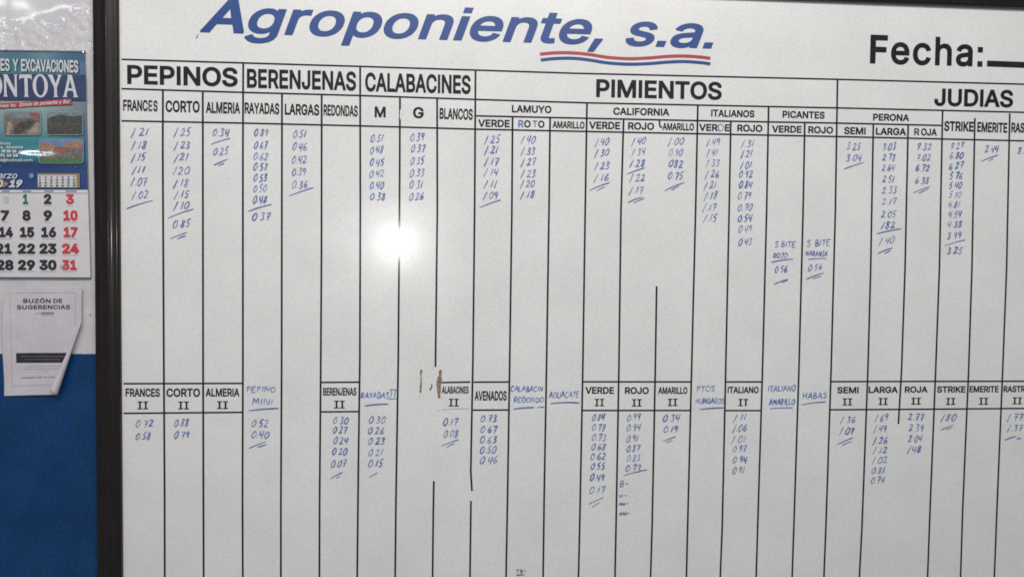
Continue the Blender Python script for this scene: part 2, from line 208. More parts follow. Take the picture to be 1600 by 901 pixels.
j 306 -43,-261 -48,-257 -50,-232 -48,-107 -43,-99 15,-97 40,-90 55,-74 65,-41 67,755 73,760 98,762 206,762 231,760 239,756 241,-33 238,-74 231,-107 215,-149 195,-182 172,-207 139,-232 106,-247 65,-258 23,-263|123,820 87,838 69,855 57,871 50,888 45,913 49,954 67,987 98,1013 114,1021 139,1027 181,1025 214,1010 233,996 247,978 255,962 262,937 260,896 250,871 239,855 206,828 189,821 164,816
k 701 72,1 67,6 66,31 67,993 72,998 97,1000 213,1000 230,999 239,993 241,504 242,496 246,491 502,753 511,759 528,762 661,762 677,758 692,744 695,728 688,711 673,695 413,429 710,50 717,31 710,12 702,5 686,0 545,0 523,6 279,312 245,280 241,272 241,31 238,4 205,0
l 348 196,2 147,21 109,52 83,93 74,118 68,151 66,193 66,972 67,989 72,999 205,1000 239,997 242,184 246,168 254,160 279,158 312,163 340,160 356,77 363,60 364,35 363,10 354,7 263,-4
m 1123 72,1 67,6 66,31 66,728 67,753 72,760 230,760 236,753 238,711 288,745 337,765 387,774 445,771 487,760 528,738 561,708 586,675 628,713 669,741 719,762 769,772 818,774 876,765 926,746 968,720 1000,686 1026,648 1044,603 1054,554 1057,496 1056,6 1050,1 1026,0 909,0 885,5 882,106 882,496 876,545 860,575 827,598 785,608 735,605 702,592 677,571 661,545 651,512 648,6 644,2 619,0 478,3 475,6 474,31 474,504 471,537 455,570 429,594 395,606 354,608 312,597 279,575 257,545 243,504 241,471 239,6 230,1 213,0
n 754 72,1 67,6 66,31 66,728 67,753 72,760 230,760 236,753 238,708 288,740 337,760 387,769 453,769 495,762 536,749 570,731 597,711 628,680 651,645 669,605 681,562 689,487 689,230 689,31 686,3 652,0 520,2 516,6 514,31 514,479 505,529 493,554 478,572 461,587 437,599 412,605 387,606 354,603 329,597 296,579 271,554 253,521 244,487 241,446 239,6 230,1 213,0
o 764 312,-9 245,11 212,27 179,48 129,94 105,124 84,157 55,224 38,290 32,373 38,464 57,539 88,605 129,662 179,708 237,742 303,763 378,771 444,766 477,759 518,746 577,714 628,671 673,613 705,547 718,505 727,464 733,373 727,290 707,215 676,149 635,92 585,48 527,14 461,-7 386,-15|370,149 337,153 303,166 272,190 246,224 229,260 215,306 210,348 209,398 215,447 226,489 241,522 263,555 289,580 320,597 353,606 395,607 428,603 461,590 486,572 515,539 533,505 548,456 556,406 556,356 550,306 539,265 524,232 501,199 474,174 444,158 411,150
p 781 72,-261 67,-257 66,-232 67,755 72,760 97,762 230,760 236,755 238,704 246,707 296,743 346,763 412,771 478,767 528,754 578,732 619,703 652,671 689,622 718,564 740,490 749,423 749,340 740,266 718,191 686,129 644,76 594,35 536,5 478,-11 412,-15 346,-6 296,15 246,52 241,42 239,-257 230,-261 213,-263|387,150 354,157 321,173 292,200 271,230 256,266 244,316 239,365 241,423 248,465 260,506 277,539 297,564 321,585 354,600 387,607 429,606 462,599 495,581 522,556 543,523 560,481 569,440 573,390 571,340 565,299 553,258 536,224 512,191 487,170 462,158 429,150
q 781 544,-259 541,-232 541,42 536,50 504,25 476,9 444,-4 411,-11 370,-15 328,-14 287,-7 254,2 220,16 187,35 157,59 132,83 89,141 72,175 56,216 38,291 32,374 35,448 53,531 79,598 99,631 121,661 166,705 220,740 258,755 303,766 353,771 403,769 436,763 469,751 502,733 544,702 547,755 552,760 685,762 710,760 715,755 715,-257 710,-261 685,-263 569,-263|361,150 328,156 295,171 270,192 245,224 229,259 215,307 209,357 210,407 214,448 225,490 239,523 262,558 287,581 312,595 345,605 386,607 419,603 454,589 486,564 505,539 522,506 536,457 542,407 542,357 537,307 526,266 511,229 491,200 464,175 436,159 403,151
r 477 72,1 67,6 66,31 67,753 72,760 97,762 230,760 236,753 238,717 288,748 329,763 379,771 437,770 470,768 478,762 478,600 470,595 445,594 404,599 371,600 346,597 321,589 296,576 271,555 254,529 245,504 241,471 239,6 230,1 213,0
s 672 264,-10 215,2 173,18 134,41 99,71 65,116 36,182 37,232 41,235 57,235 132,251 148,257 198,257 213,207 223,190 240,173 256,163 281,153 306,148 339,146 372,149 397,155 435,174 452,190 460,207 462,224 459,240 447,258 414,278 223,327 173,348 132,374 92,414 69,456 57,505 56,563 66,605 85,646 118,688 157,719 206,745 256,761 314,770 372,770 430,762 472,750 514,729 555,698 591,655 620,597 627,588 628,563 626,539 530,518 521,512 466,514 462,539 454,555 439,577 422,593 389,608 339,613 289,604 264,593 248,580 233,555 232,539 235,522 248,504 281,486 472,436 521,415 564,389 598,356 615,331 627,306 640,257 640,199 628,149 600,99 563,59 521,30 463,4 405,-10 331,-15
t 418 252,-3 203,12 161,37 126,74 103,115 93,148 89,190 88,596 87,600 78,603 -13,604 -18,612 -19,629 -19,729 -18,753 -13,760 87,762 88,903 92,928 120,931 261,929 263,894 263,770 269,762 402,759 405,753 407,729 407,637 405,612 402,604 269,602 263,596 265,190 275,165 294,156 319,155 369,161 393,160 402,156 402,140 418,65 422,57 424,32 421,7 418,5 327,-7
u 755 271,-3 238,6 200,22 172,40 147,61 123,88 106,113 90,146 79,179 69,229 66,287 66,727 67,752 71,760 238,760 241,727 242,279 252,229 271,196 288,179 312,165 346,157 379,155 412,160 440,171 465,188 487,212 504,246 513,296 514,727 516,752 519,760 661,761 686,760 688,752 688,5 686,2 661,0 528,1 519,5 517,47 511,52 462,19 404,-2 337,-9
v 717 273,3 270,6 269,23 12,695 4,703 1,728 2,753 7,760 32,762 181,759 185,753 187,736 355,265 364,270 384,330 531,736 532,753 538,760 679,762 712,759 716,728 714,703 704,693 447,23 447,6 438,1 413,0 297,0
w 1044 224,6 223,23 20,695 13,703 10,728 12,753 17,760 158,762 182,760 190,753 191,736 307,318 315,302 433,736 434,753 440,760 464,762 605,760 613,753 614,736 730,304 738,318 752,371 854,736 855,753 862,760 887,762 1003,762 1028,760 1033,753 1035,728 1032,703 1025,695 822,23 821,6 813,1 788,0 680,0 655,1 649,6 649,23 522,470 396,23 396,6 390,1 365,0 257,0 232,1
x 697 14,1 9,6 9,56 23,64 246,388 243,396 38,696 24,703 22,728 23,753 30,760 55,762 188,761 213,758 218,736 345,535 353,528 387,587 485,736 489,753 494,760 669,760 677,757 678,753 678,703 662,695 453,388 455,380 674,64 689,56 689,6 685,2 660,0 503,2 499,6 496,23 353,245 345,246 311,189 201,23 196,3 163,0
y 717 107,-262 60,-253 58,-244 59,-195 65,-186 83,-120 83,-103 90,-97 115,-95 156,-102 181,-102 206,-93 221,-78 236,-54 266,29 13,693 2,709 1,734 5,759 32,762 156,762 183,759 187,734 355,264 364,270 372,295 530,734 536,759 563,762 712,760 716,734 713,701 704,693 391,-120 367,-161 342,-195 314,-220 281,-242 239,-258 198,-266 148,-267
z 700 52,1 47,6 45,31 45,114 49,131 403,587 400,595 93,595 60,599 57,628 57,728 60,758 93,762 607,762 641,758 644,728 644,645 641,627 295,172 301,167 309,166 649,165 654,156 655,139 654,6 649,1 624,0
0 739 307,-6 278,0 234,14 197,32 160,57 131,83 98,119 73,156 53,193 34,237 18,288 0,384 -5,443 -7,501 -1,611 7,663 19,714 33,758 50,800 87,864 113,898 143,927 175,953 205,971 241,988 278,1000 322,1008 351,1011 425,1007 462,1000 506,985 542,967 579,943 613,913 639,883 664,847 681,817 698,780 714,736 728,685 737,634 746,523 745,450 741,391 733,340 722,288 708,244 690,200 653,134 630,105 601,75 575,53 541,31 506,14 462,0 417,-8 388,-11 344,-10|359,251 337,258 318,274 300,300 286,332 276,369 268,413 264,465 264,523 267,575 273,619 282,656 296,692 314,722 329,737 351,748 373,750 395,746 417,731 436,707 450,678 463,634 471,589 475,538 476,479 473,428 467,384 456,340 442,303 425,277 404,259 381,251
1 739 46,1 41,6 40,87 43,255 46,258 251,259 259,259 262,263 262,645 259,650 185,597 156,585 134,584 119,587 97,596 82,607 65,630 56,659 56,784 62,814 75,836 90,849 288,992 317,1000 450,1000 530,999 534,990 535,263 538,260 545,259 714,258 722,255 722,6 714,1 641,0
2 739 25,1 21,6 19,167 24,189 30,204 41,219 385,587 407,615 426,645 435,667 438,689 433,718 414,738 385,748 363,750 341,748 326,743 311,733 297,711 292,681 289,592 25,592 22,674 23,755 32,763 52,821 84,874 121,917 165,952 216,981 275,1000 334,1010 400,1010 451,1002 495,990 539,970 583,942 620,910 651,872 677,828 691,792 699,762 705,725 706,667 696,608 674,549 641,490 597,432 533,358 443,263 715,260 719,255 720,175 719,6 715,2 635,0
3 739 286,-6 212,12 150,39 95,77 73,97 47,127 19,171 1,215 -8,217 -12,222 -12,376 -8,383 257,383 262,376 263,303 271,282 286,268 301,261 345,251 374,252 396,256 418,263 434,274 446,288 451,303 452,325 449,347 440,366 425,381 403,393 381,399 337,404 175,406 172,413 171,494 171,575 174,597 190,626 286,736 36,739 30,744 29,876 30,993 36,999 609,1000 683,999 690,997 691,993 693,832 686,802 672,780 529,619 587,585 635,545 677,494 703,443 719,391 726,325 722,266 714,230 704,200 677,149 643,105 602,67 543,30 484,7 418,-7 352,-11
4 739 382,1 377,6 376,13 375,167 367,172 66,172 -17,175 -19,182 -20,351 -15,373 -8,388 318,938 321,997 478,1000 590,997 592,916 591,836 588,832 558,832 554,828 476,696 475,689 632,687 639,686 643,681 644,439 646,436 654,435 758,432 758,175 646,171 644,167 643,6 639,2|331,435 325,439 367,511 374,512 375,520 375,439 367,435
5 739 297,-6 253,3 209,18 165,41 129,67 95,97 71,127 48,163 26,213 17,215 14,222 14,376 18,381 275,381 283,376 283,310 289,288 297,276 308,266 327,257 342,253 378,252 408,263 422,274 434,288 446,318 450,362 446,384 437,405 427,421 411,435 393,445 378,450 342,451 305,444 283,435 246,410 217,402 92,414 33,414 26,421 26,575 34,582 73,927 73,993 77,998 195,1000 599,1000 672,999 679,997 681,993 683,824 681,744 679,740 599,738 327,738 321,729 319,714 327,711 378,714 430,710 474,701 510,688 547,670 584,645 621,613 650,579 676,538 697,494 711,450 719,406 723,354 721,310 712,259 699,215 674,163 635,109 591,67 540,33 481,7 422,-7 364,-11
6 739 304,-6 260,5 227,17 193,33 162,53 135,75 106,105 83,134 65,163 47,200 34,237 25,274 20,310 20,384 35,457 61,529 105,612 152,685 327,942 328,993 333,999 583,999 605,998 609,993 609,839 605,832 575,832 568,827 464,678 472,672 509,662 539,649 590,618 637,575 660,545 678,516 692,487 705,450 717,384 718,310 708,244 683,178 651,127 612,82 561,42 502,13 443,-4 370,-11|348,251 333,257 318,267 306,281 298,296 289,332 289,354 293,376 308,406 333,426 362,433 392,430 406,425 421,415 435,399 442,384 449,347 446,310 432,281 421,268 406,257 377,249
7 739 81,1 75,6 75,13 73,87 75,160 77,167 103,169 109,175 390,733 382,738 103,738 20,740 18,747 17,821 18,990 22,999 338,1000 720,998 722,916 720,799 712,777 354,64 353,6 345,1 272,0
8 739 299,-6 255,2 204,19 160,40 123,63 86,95 59,127 35,163 18,200 6,244 0,288 1,332 8,376 20,418 39,457 63,494 88,523 88,531 56,582 38,634 31,685 32,744 46,802 58,832 74,861 95,891 116,913 167,955 219,982 285,1003 351,1011 387,1011 432,1007 476,997 520,982 555,964 588,942 622,913 648,883 668,854 686,817 699,780 705,744 708,707 706,670 699,634 689,600 674,567 650,531 650,523 674,496 695,465 723,406 733,369 738,332 737,266 731,237 720,200 707,171 690,141 668,112 644,88 593,48 534,19 498,6 461,-3 387,-11 343,-10|343,252 307,261 285,277 277,288 274,303 276,332 289,354 314,372 351,383 387,383 424,372 441,362 454,348 463,325 464,303 461,290 446,270 417,256 380,250|336,647 314,661 304,678 302,707 310,729 321,739 343,748 373,750 402,746 421,736 432,722 436,692 430,670 417,656 395,645 365,642
9 739 135,1 130,6 128,87 129,160 132,167 164,168 171,174 273,322 267,327 230,338 193,354 142,387 98,429 61,483 47,513 34,549 25,586 20,623 20,696 26,733 35,770 61,833 98,887 142,932 193,967 223,982 260,995 318,1008 392,1010 458,1001 495,990 531,974 561,957 590,936 619,910 641,885 666,850 682,821 697,784 708,747 719,674 719,637 716,601 699,527 673,461 624,373 411,57 411,6 406,1|348,569 333,575 318,585 300,608 294,623 290,645 293,689 306,718 328,740 355,750 392,749 406,743 421,732 433,718 441,703 449,667 447,630 435,601 413,579 384,568
. 337 133,-2 113,6 93,20 73,39 60,59 51,79 47,103 46,128 51,152 60,175 71,192 86,208 109,225 133,236 157,241 181,242 206,237 230,228 247,217 265,200 282,176 292,152 296,128 296,103 291,79 280,55 269,39 253,23 230,6 206,-3 181,-8 157,-7
, 345 44,-219 39,-214 39,-164 95,184 102,192 127,193 268,192 277,192 282,184 282,143 275,126 186,-197 185,-214 177,-219 152,-220
: 345 141,-3 119,7 100,20 83,38 71,56 65,73 60,98 64,139 83,176 100,194 116,206 133,214 158,221 182,222 207,218 232,208 248,197 276,164 284,148 290,123 291,98 286,73 280,56 265,34 232,6 216,-1 191,-7 166,-8|141,504 121,512 100,527 83,545 72,562 65,579 60,604 64,645 70,662 83,683 100,701 116,713 133,721 158,728 182,729 207,725 232,715 249,704 265,687 277,670 284,653 290,628 291,604 286,579 265,541 249,525 230,512 191,500 166,499
@ 1214 537,-237 456,-224 383,-202 318,-174 254,-136 191,-83 148,-34 110,22 79,87 54,160 36,257 30,337 33,442 44,523 69,612 97,677 136,741 189,806 238,849 302,892 375,926 448,949 529,964 626,969 706,965 779,953 844,934 909,905 976,863 1030,816 1078,760 1116,701 1146,636 1172,548 1181,491 1184,451 1180,329 1166,232 1142,160 1126,127 1109,103 1086,77 1062,57 1038,43 1006,30 973,22 941,19 909,20 868,25 836,34 803,47 779,63 755,82 747,81 723,61 690,42 658,31 618,24 569,23 529,28 488,38 456,52 424,73 389,103 357,143 334,184 315,232 303,281 297,329 296,386 299,426 309,475 326,523 342,556 370,596 399,627 431,653 464,673 512,692 577,702 618,702 650,697 706,679 715,686 755,688 852,688 892,685 894,232 898,216 909,199 925,193 949,195 967,208 983,240 992,281 998,345 1001,426 998,475 988,531 973,580 949,628 921,669 884,707 844,737 795,763 747,779 698,789 642,794 585,793 521,785 464,770 417,750 375,725 335,691 301,653 271,604 241,531 225,459 219,370 223,281 237,208 259,143 291,87 332,38 375,3 432,-28 488,-48 561,-62 626,-67 690,-65 739,-57 799,-43 828,-34 844,-21 909,-21 917,-21 920,-26 923,-59 935,-99 947,-115 949,-148 946,-188 917,-191 868,-207 812,-222 723,-237 642,-243|561,206 537,216 521,230 506,248 494,273 485,305 479,337 477,378 480,411 488,442 499,467 512,487 529,502 545,513 569,521 618,523 650,516 671,507 689,491 698,475 709,442 713,402 714,354 709,305 694,257 682,237 666,222 642,210 618,204 585,203
/ 447 -11,-136 -16,-131 -16,-58 -5,-42 278,1009 279,1041 458,1041 464,1033 464,968 462,960 454,952 171,-99 169,-131 167,-135 159,-136 126,-137
Ó 957 407,-7 359,3 310,19 270,38 230,63 189,95 157,127 124,168 97,212 77,253 58,301 43,358 34,414 30,471 30,528 34,584 43,641 60,703 88,770 124,831 167,883 212,924 270,962 335,990 390,1004 389,1085 399,1087 407,1096 475,1239 475,1263 480,1268 521,1269 674,1268 681,1263 681,1190 674,1184 666,1184 658,1175 567,1037 563,1029 563,1013 566,1004 626,989 674,969 713,948 747,924 784,891 807,867 836,829 862,786 882,746 900,697 915,641 923,592 928,528 928,471 924,414 915,358 892,277 870,228 848,188 819,148 791,115 731,64 690,39 650,20 577,-2 504,-12 456,-12|424,187 375,205 327,237 290,277 262,325 242,382 232,439 229,519 235,584 249,641 269,689 295,730 335,770 375,795 424,813 472,819 521,815 577,799 624,770 664,730 694,681 715,625 727,560 729,479 723,414 709,358 689,309 658,263 622,228 577,201 529,186 480,181
'''
for ln in GLYPHS.strip().split('\n'):
    ch, adv, rest = ln.split(' ', 2)
    GL[ch] = (int(adv), [[tuple(map(int, p.split(','))) for p in c.split(' ')] for c in rest.split('|')])
GL['i'] = (300, [[(55, 0), (240, 0), (240, 735), (55, 735)], [(55, 830), (240, 830), (240, 1000), (55, 1000)]])
GL['l'] = (300, [[(55, 0), (240, 0), (240, 1000), (55, 1000)]])
GL['.'] = (300, [[(50, 0), (240, 0), (240, 190), (50, 190)]])
GL[':'] = (300, [[(50, 0), (240, 0), (240, 190), (50, 190)], [(50, 500), (240, 500), (240, 690), (50, 690)]])
GL['I'] = (330, [[(72, 0), (264, 0), (264, 1000), (72, 1000)]])
# serif / slab letters drawn for the few words that use them
def ell(cx, cy, rx, ry, n=28): return [(cx + rx * math.cos(2 * math.pi * i / n), cy + ry * math.sin(2 * math.pi * i / n)) for i in range(n)]
SERIF = {
 'O': (900, [ell(450, 500, 430, 525), ell(450, 500, 235, 440)]),
 'N': (960, [[(60,0),(60,40),(100,70),(115,930),(30,1000),(300,1000),(700,330),(715,930),(650,1000),(870,1000),(830,930),(815,0),(690,0),(235,720),(245,80),(300,0)]]),
 'T': (800, [[(270,0),(330,70),(330,850),(130,830),(40,760),(60,1000),(740,1000),(760,760),(670,830),(510,850),(510,70),(570,0)]]),
 'Y': (860, [[(300,0),(360,70),(360,430),(90,900),(0,1000),(290,1000),(450,620),(600,900),(560,1000),(830,1000),(740,900),(520,420),(520,70),(580,0)]]),
 'A': (900, [[(0,0),(80,90),(330,900),(300,1000),(560,1000),(820,90),(900,0),(600,0),(650,90),(590,290),(300,290),(230,90),(270,0)], [(330,400),(560,400),(450,790)]]),
 'M': (1100, [[(40,0),(110,70),(140,930),(60,1000),(330,1000),(560,420),(780,1000),(1040,1000),(960,930),(990,70),(1060,0),(770,0),(820,70),(800,700),(560,60),(500,60),(270,700),(260,70),(320,0)]]),
}
SLAB = {'I': (640, [[(30,0),(570,0),(570,130),(395,130),(395,870),(570,870),(570,1000),(30,1000),(30,870),(205,870),(205,130),(30,130)]]),
        'T': (640, [[(205,0),(395,0),(395,850),(570,850),(570,1000),(30,1000),(30,850),(205,850)]])}
TRI = {}
def glyph(font, ch):
    k = (id(font), ch)
    if k not in TRI:
        adv, cs = font.get(ch, (420, []))
        vs = [Vector((x, y, 0)) for c in cs for x, y in c]
        tr = geometry.tessellate_polygon([[Vector((x, y, 0)) for x, y in c] for c in cs]) if cs else []
        TRI[k] = (adv, vs, [tuple(t) for t in tr])
    return TRI[k]
def letters(name, text, a, b, cap, y, m, parent, font=None, shear=0.0, label=None, track=0, missing=None):
    """text whose baseline runs from photo point a to b (ink to ink), cap height `cap` px"""
    font = font or GL
    A = P(*a, y); B = P(*b, y); ux = (B - A); W = ux.length; ux.normalize()
    up = Vector((-ux.z, 0, ux.x)); H = cap * MM * 1.0
    vs = []; fs = []; x = 0; lo = hi = None
    for ch in text:
        adv, gv, gt = glyph(font, ch)
        base = len(vs)
        vs += [(x + v.x, v.y) for v in gv]; fs += [(i + base, j + base, k + base) for i, j, k in gt]
        if gv:
            if lo is None: lo = min(v.x for v in gv) + x
            hi = max(v.x for v in gv) + x
        x += adv + track
    s = W / (hi - lo)
    out = [A + ux * ((vx - lo) * s) + up * (vy / 1000 * H) + ux * (vy / 1000 * H * shear) for vx, vy in vs]
    return link(name, out, fs, m, parent, label=label)

# ------------------------------------------------------------------ handwriting: strokes in a box 1 high
HW = {
 '0': (.62, [[(.38,1),(.12,.74),(0,.34),(.12,.02),(.34,.06),(.54,.45),(.5,.86),(.33,1.0)]]),
 '1': (.34, [[(.22,.98),(.14,.5),(.04,.02)]]),
 '/': (.50, [[(.40,1.02),(.22,.45),(0,-.22)]]),
 '.': (.20, [[(.02,.13),(.09,.08)]]),
 '2': (.66, [[(.06,.78),(.24,.98),(.46,.88),(.38,.55),(.02,.04),(.30,.10),(.58,.06)]]),
 '3': (.60, [[(.08,.90),(.30,1),(.46,.82),(.20,.56),(.44,.36),(.34,.06),(0,.05)]]),
 '4': (.62, [[(.12,.94),(.04,.42),(.30,.44),(.54,.52)], [(.54,1.0),(.44,.5),(.34,-.06)]]),
 '5': (.62, [[(.20,.95),(.10,.56),(.34,.54),(.40,.22),(.22,0),(0,.06)], [(.20,.95),(.56,1.02)]]),
 '6': (.60, [[(.44,.98),(.14,.62),(.02,.2),(.22,0),(.46,.16),(.40,.42),(.08,.28)]]),
 '7': (.62, [[(.02,.90),(.28,.94),(.54,.96),(.38,.5),(.24,-.04)], [(.14,.48),(.52,.54)]]),
 '8': (.62, [[(.50,.84),(.28,1),(.12,.78),(.40,.40),(.26,.01),(.02,.16),(.26,.52),(.52,.90)]]),
 '9': (.60, [[(.46,.80),(.24,.98),(.04,.72),(.22,.52),(.44,.72),(.46,.86),(.38,.4),(.30,0)]]),
 'A': (.74, [[(0,0),(.18,.5),(.38,1),(.48,.5),(.60,0)], [(.08,.36),(.56,.42)]]),
 'B': (.62, [[(.06,.02),(.08,.5),(.10,.98),(.40,.92),(.36,.62),(.10,.52),(.46,.40),(.44,.08),(.04,.02)]]),
 'C': (.64, [[(.52,.86),(.30,1),(.06,.7),(.02,.25),(.24,0),(.52,.14)]]),
 'D': (.68, [[(.06,.02),(.10,.98),(.42,.86),(.56,.48),(.40,.08),(.04,.02)]]),
 'E': (.60, [[(.50,.98),(.08,.94),(.04,.04),(.48,.06)], [(.06,.52),(.40,.54)]]),
 'G': (.68, [[(.54,.86),(.30,1),(.06,.7),(.02,.25),(.26,0),(.54,.16),(.54,.46),(.34,.46)]]),
 'H': (.70, [[(.08,1),(.04,0)], [(.56,1),(.50,0)], [(.04,.48),(.54,.54)]]),
 'I': (.30, [[(.16,.98),(.06,.02)]]),
 '#': (.8, [[(0,1),(.66,1.02)], [(0,0),(.62,.02)], [(.2,1),(.16,0)], [(.48,1),(.44,0)]]),
 'J': (.56, [[(.12,.98),(.54,.98)], [(.38,.98),(.34,.2),(.16,0),(0,.14)]]),
 'L': (.56, [[(.08,1),(.04,.04),(.46,.08)]]),
 'M': (.84, [[(.02,0),(.14,.98),(.36,.36),(.60,.98),(.66,0)]]),
 'N': (.72, [[(.02,0),(.12,.98),(.46,.06),(.58,1.02)]]),
 'O': (.68, [[(.34,1),(.06,.74),(.02,.3),(.24,.0),(.50,.2),(.56,.7),(.32,1)]]),
 'P': (.60, [[(.10,0),(.12,.98)], [(0,.86),(.34,1.02),(.48,.76),(.12,.5)]]),
 'R': (.64, [[(.06,0),(.10,.98),(.44,.86),(.40,.56),(.10,.46),(.52,.02)]]),
 'S': (.58, [[(.48,.92),(.22,1),(.06,.76),(.40,.4),(.34,.04),(0,.08)]]),
 'T': (.60, [[(0,.92),(.56,1)], [(.30,.96),(.22,0)]]),
 'U': (.66, [[(.04,1),(.04,.2),(.28,0),(.52,.22),(.56,1)]]),
 'Y': (.60, [[(.02,1),(.26,.52)], [(.52,1),(.16,0)]]),
 'v': (.5, [[(.02,.6),(.16,.1),(.44,.7)], [(.2,.5),(.4,.2)]]),
 '-': (.5, [[(.08,.42),(.40,.46)]]),
 'x': (.5, [[(0,.1),(.4,.7)], [(.02,.6),(.44,.15)], [(.1,.3),(.46,.5)], [(.05,.42),(.40,.36)]]),
 ' ': (.45, []),
}
def crom(pts, k=4):
    if len(pts) < 3: return [Vector(pts[0]).lerp(Vector(pts[-1]), i / 3) for i in range(4)]
    v = [Vector(p) for p in pts]; out = []
    for i in range(len(v) - 1):
        a = v[i - 1] if i else v[i] * 2 - v[i + 1]; b = v[i]; c = v[i + 1]; d = v[i + 2] if i + 2 < len(v) else v[i + 1] * 2 - v[i]
        for j in range(k):
            t = j / k
            out.append(0.5 * ((2 * b) + (c - a) * t + (2 * a - 5 * b + 4 * c - d) * t * t + (3 * b - a - 3 * c + d) * t ** 3))
    out.append(v[-1]); return out
def union_mesh(name, strokes, y, m, parent, label=None):
    """strokes: list of (2D points in mm, list of half widths). Overlaps are resolved so no two faces share a plane"""
    vs = []; fs = []
    for pts, hw in strokes:
        Lf, Rt = strip_poly(pts, hw); n = len(pts); b = len(vs); vs += Lf + Rt
        fs += [(b + i, b + n + i, b + n + i + 1, b + i + 1) for i in range(n - 1)]
    v2, e2, f2, ov, oe, of = geometry.delaunay_2d_cdt(vs, [], fs, 0, 1e-5)
    quads = []
    for f in fs:
        q = [vs[i] for i in f]
        quads.append((min(p.x for p in q), max(p.x for p in q), min(p.y for p in q), max(p.y for p in q), q))
    def covered(c):
        for xa, xb, ya, yb, q in quads:
            if xa <= c.x <= xb and ya <= c.y <= yb:
                if geometry.intersect_point_tri_2d(c, q[0], q[1], q[2]) or geometry.intersect_point_tri_2d(c, q[0], q[2], q[3]): return True
        return False
    ff = [tuple(f) for f in f2 if covered((v2[f[0]] + v2[f[1]] + v2[f[2]]) / 3)]
    return link(name, [(v.x / 1000, y, v.y / 1000) for v in v2], ff, m, parent, label=label)
YH = -0.0011
def px_stroke(pts, wpx):
    out = []; n = len(pts)
    ph = random.uniform(0, 6)
    for a, b in pts:
        p = P(a, b, YH); out.append(Vector((p.x * 1000, p.z * 1000)))
    hw = [wpx * MM * 500 * (0.82 + 0.26 * math.sin(ph + 3.3 * i / max(1, n)) ) for i in range(n)]
    hw[0] *= 0.75; hw[-1] *= 0.6
    return out, hw
def write(name, text, x0, x1, ym, h=11.8, m=None, wpx=1.75, slant=0.16, rise=None, label=None, parent=None):
    m = m or random.choice(INK[:2]); rise = random.uniform(-0.5, 0.9) if rise is None else rise
    wpx *= random.uniform(.82, 1.12)
    gap = 0.12 if text[0] in '/0123456789' else 0.04
    tot = sum(HW[c][0] + gap for c in text) - 0.1 - gap; sx = (x1 - x0 - slant * h * 0.5) / tot; x = 0; st = []
    for c in text:
        wd, ss = HW[c]; jy = random.uniform(-.06, .06); js = random.uniform(.9, 1.08); rot = random.uniform(-.07, .07)
        if c == '.' and random.random() < .4: ss = []
        for s in ss:
            pts = []
            for q in crom(s):
                u = q.x * random.uniform(.985, 1.015); v = (q.y - .5) * js + jy + u * rot * 2
                px = x0 + (x + u) * sx + slant * h * (v + .5); py = ym - v * h - rise * ((x + u) / tot - .5) * 2
                pts.append((px, py))
            st.append(px_stroke(pts, wpx * random.uniform(.85, 1.12)))
        x += wd * random.uniform(.95, 1.04) + gap
    return union_mesh(name, st, YH, m, parent or board, label)
def underline(lines, m=None, wpx=1.55, name='handwritten_underline'):
    st = []
    for (x0, y0, x1, y1) in lines:
        bow = -0.05 * (x1 - x0) * random.uniform(.4, 1)
        pts = [(x0 + (x1 - x0) * t, y0 + (y1 - y0) * t + bow * 4 * t * (1 - t) * .6) for t in [i / 8 for i in range(9)]]
        st.append(px_stroke(pts, wpx))
    return union_mesh(name, st, YH - 0.0002, m or random.choice(INK[:2]), board)

# ================================================================== THE WALL
YW = 0.018                       # wall face (board face is y = 0)
def wall_patch(name, x0, x1, z0, z1, nx, nz, y, m, amp, parent=None):
    vs = []; fs = []
    for j in range(nz + 1):
        for i in range(nx + 1):
            x = x0 + (x1 - x0) * i / nx; z = z0 + (z1 - z0) * j / nz
            vs.append((x, y - amp(x, z), z))
    for j in range(nz):
        for i in range(nx):
            a = j * (nx + 1) + i; fs.append((a, a + 1, a + nx + 2, a + nx + 1))
    return link(name, vs, fs, m, parent, True)
zsplit = P(100, 552.5, YW).z
hot = P(85, 62, YW)
def amp(x, z):
    b = 0.0012 * noise.noise(Vector((x * 22, z * 22, 3)))
    g = math.exp(-((x - hot.x) / 0.16) ** 2 - ((z - hot.z) / 0.026) ** 2)
    g2 = math.exp(-((x - P(135, 50, YW).x) / 0.03) ** 2 - ((z - P(135, 50, YW).z) / 0.045) ** 2)
    return b + 0.0016 * min(1, g + g2) * noise.noise(Vector((x * 70, z * 70, 1))) + 0.00040 * min(1, g + g2) * noise.noise(Vector((x * 230, z * 230, 7)))
# the bumpy strip seen left of the board is finely meshed, the rest is plain wall behind and around it
xl = P(165, 450, YW).x
wall = wall_patch('wall', P(-60, 400, YW).x, xl, zsplit - 0.003, EYE + 0.85, 260, 620, YW, wall_m, amp)
tag(wall, kind='structure', label='white painted wall left of the whiteboard')
def flatq(name, x0, x1, z0, z1, y, m, parent): return link(name, [(x0, y, z0), (x1, y, z0), (x1, y, z1), (x0, y, z1)], [(0, 1, 2, 3)], m, parent)
flatq('wall_face', xl, 3.2, zsplit, 3.0, YW, wall_m, wall); flatq('wall_face', -3.0, P(-60, 400, YW).x, zsplit, 3.0, YW, wall_m, wall)
flatq('wall_face', P(-60, 400, YW).x, xl, EYE + 0.85, 3.0, YW, wall_m, wall)
dl = wall_patch('blue_painted_dado', -3.0, xl, 0.0, zsplit, 700, 60, YW - 0.0008, dado_m, lambda x, z: 0.0005 * noise.noise(Vector((x * 14, z * 14, 5))) * min(1, (zsplit - z) * 30), wall)
for v in dl.data.vertices:
    if v.co.z > zsplit - 0.0005: v.co.z += 0.0009 * noise.noise(Vector((v.co.x * 45, 0, 9))) + 0.0006 * noise.noise(Vector((v.co.x * 140, 0, 4)))
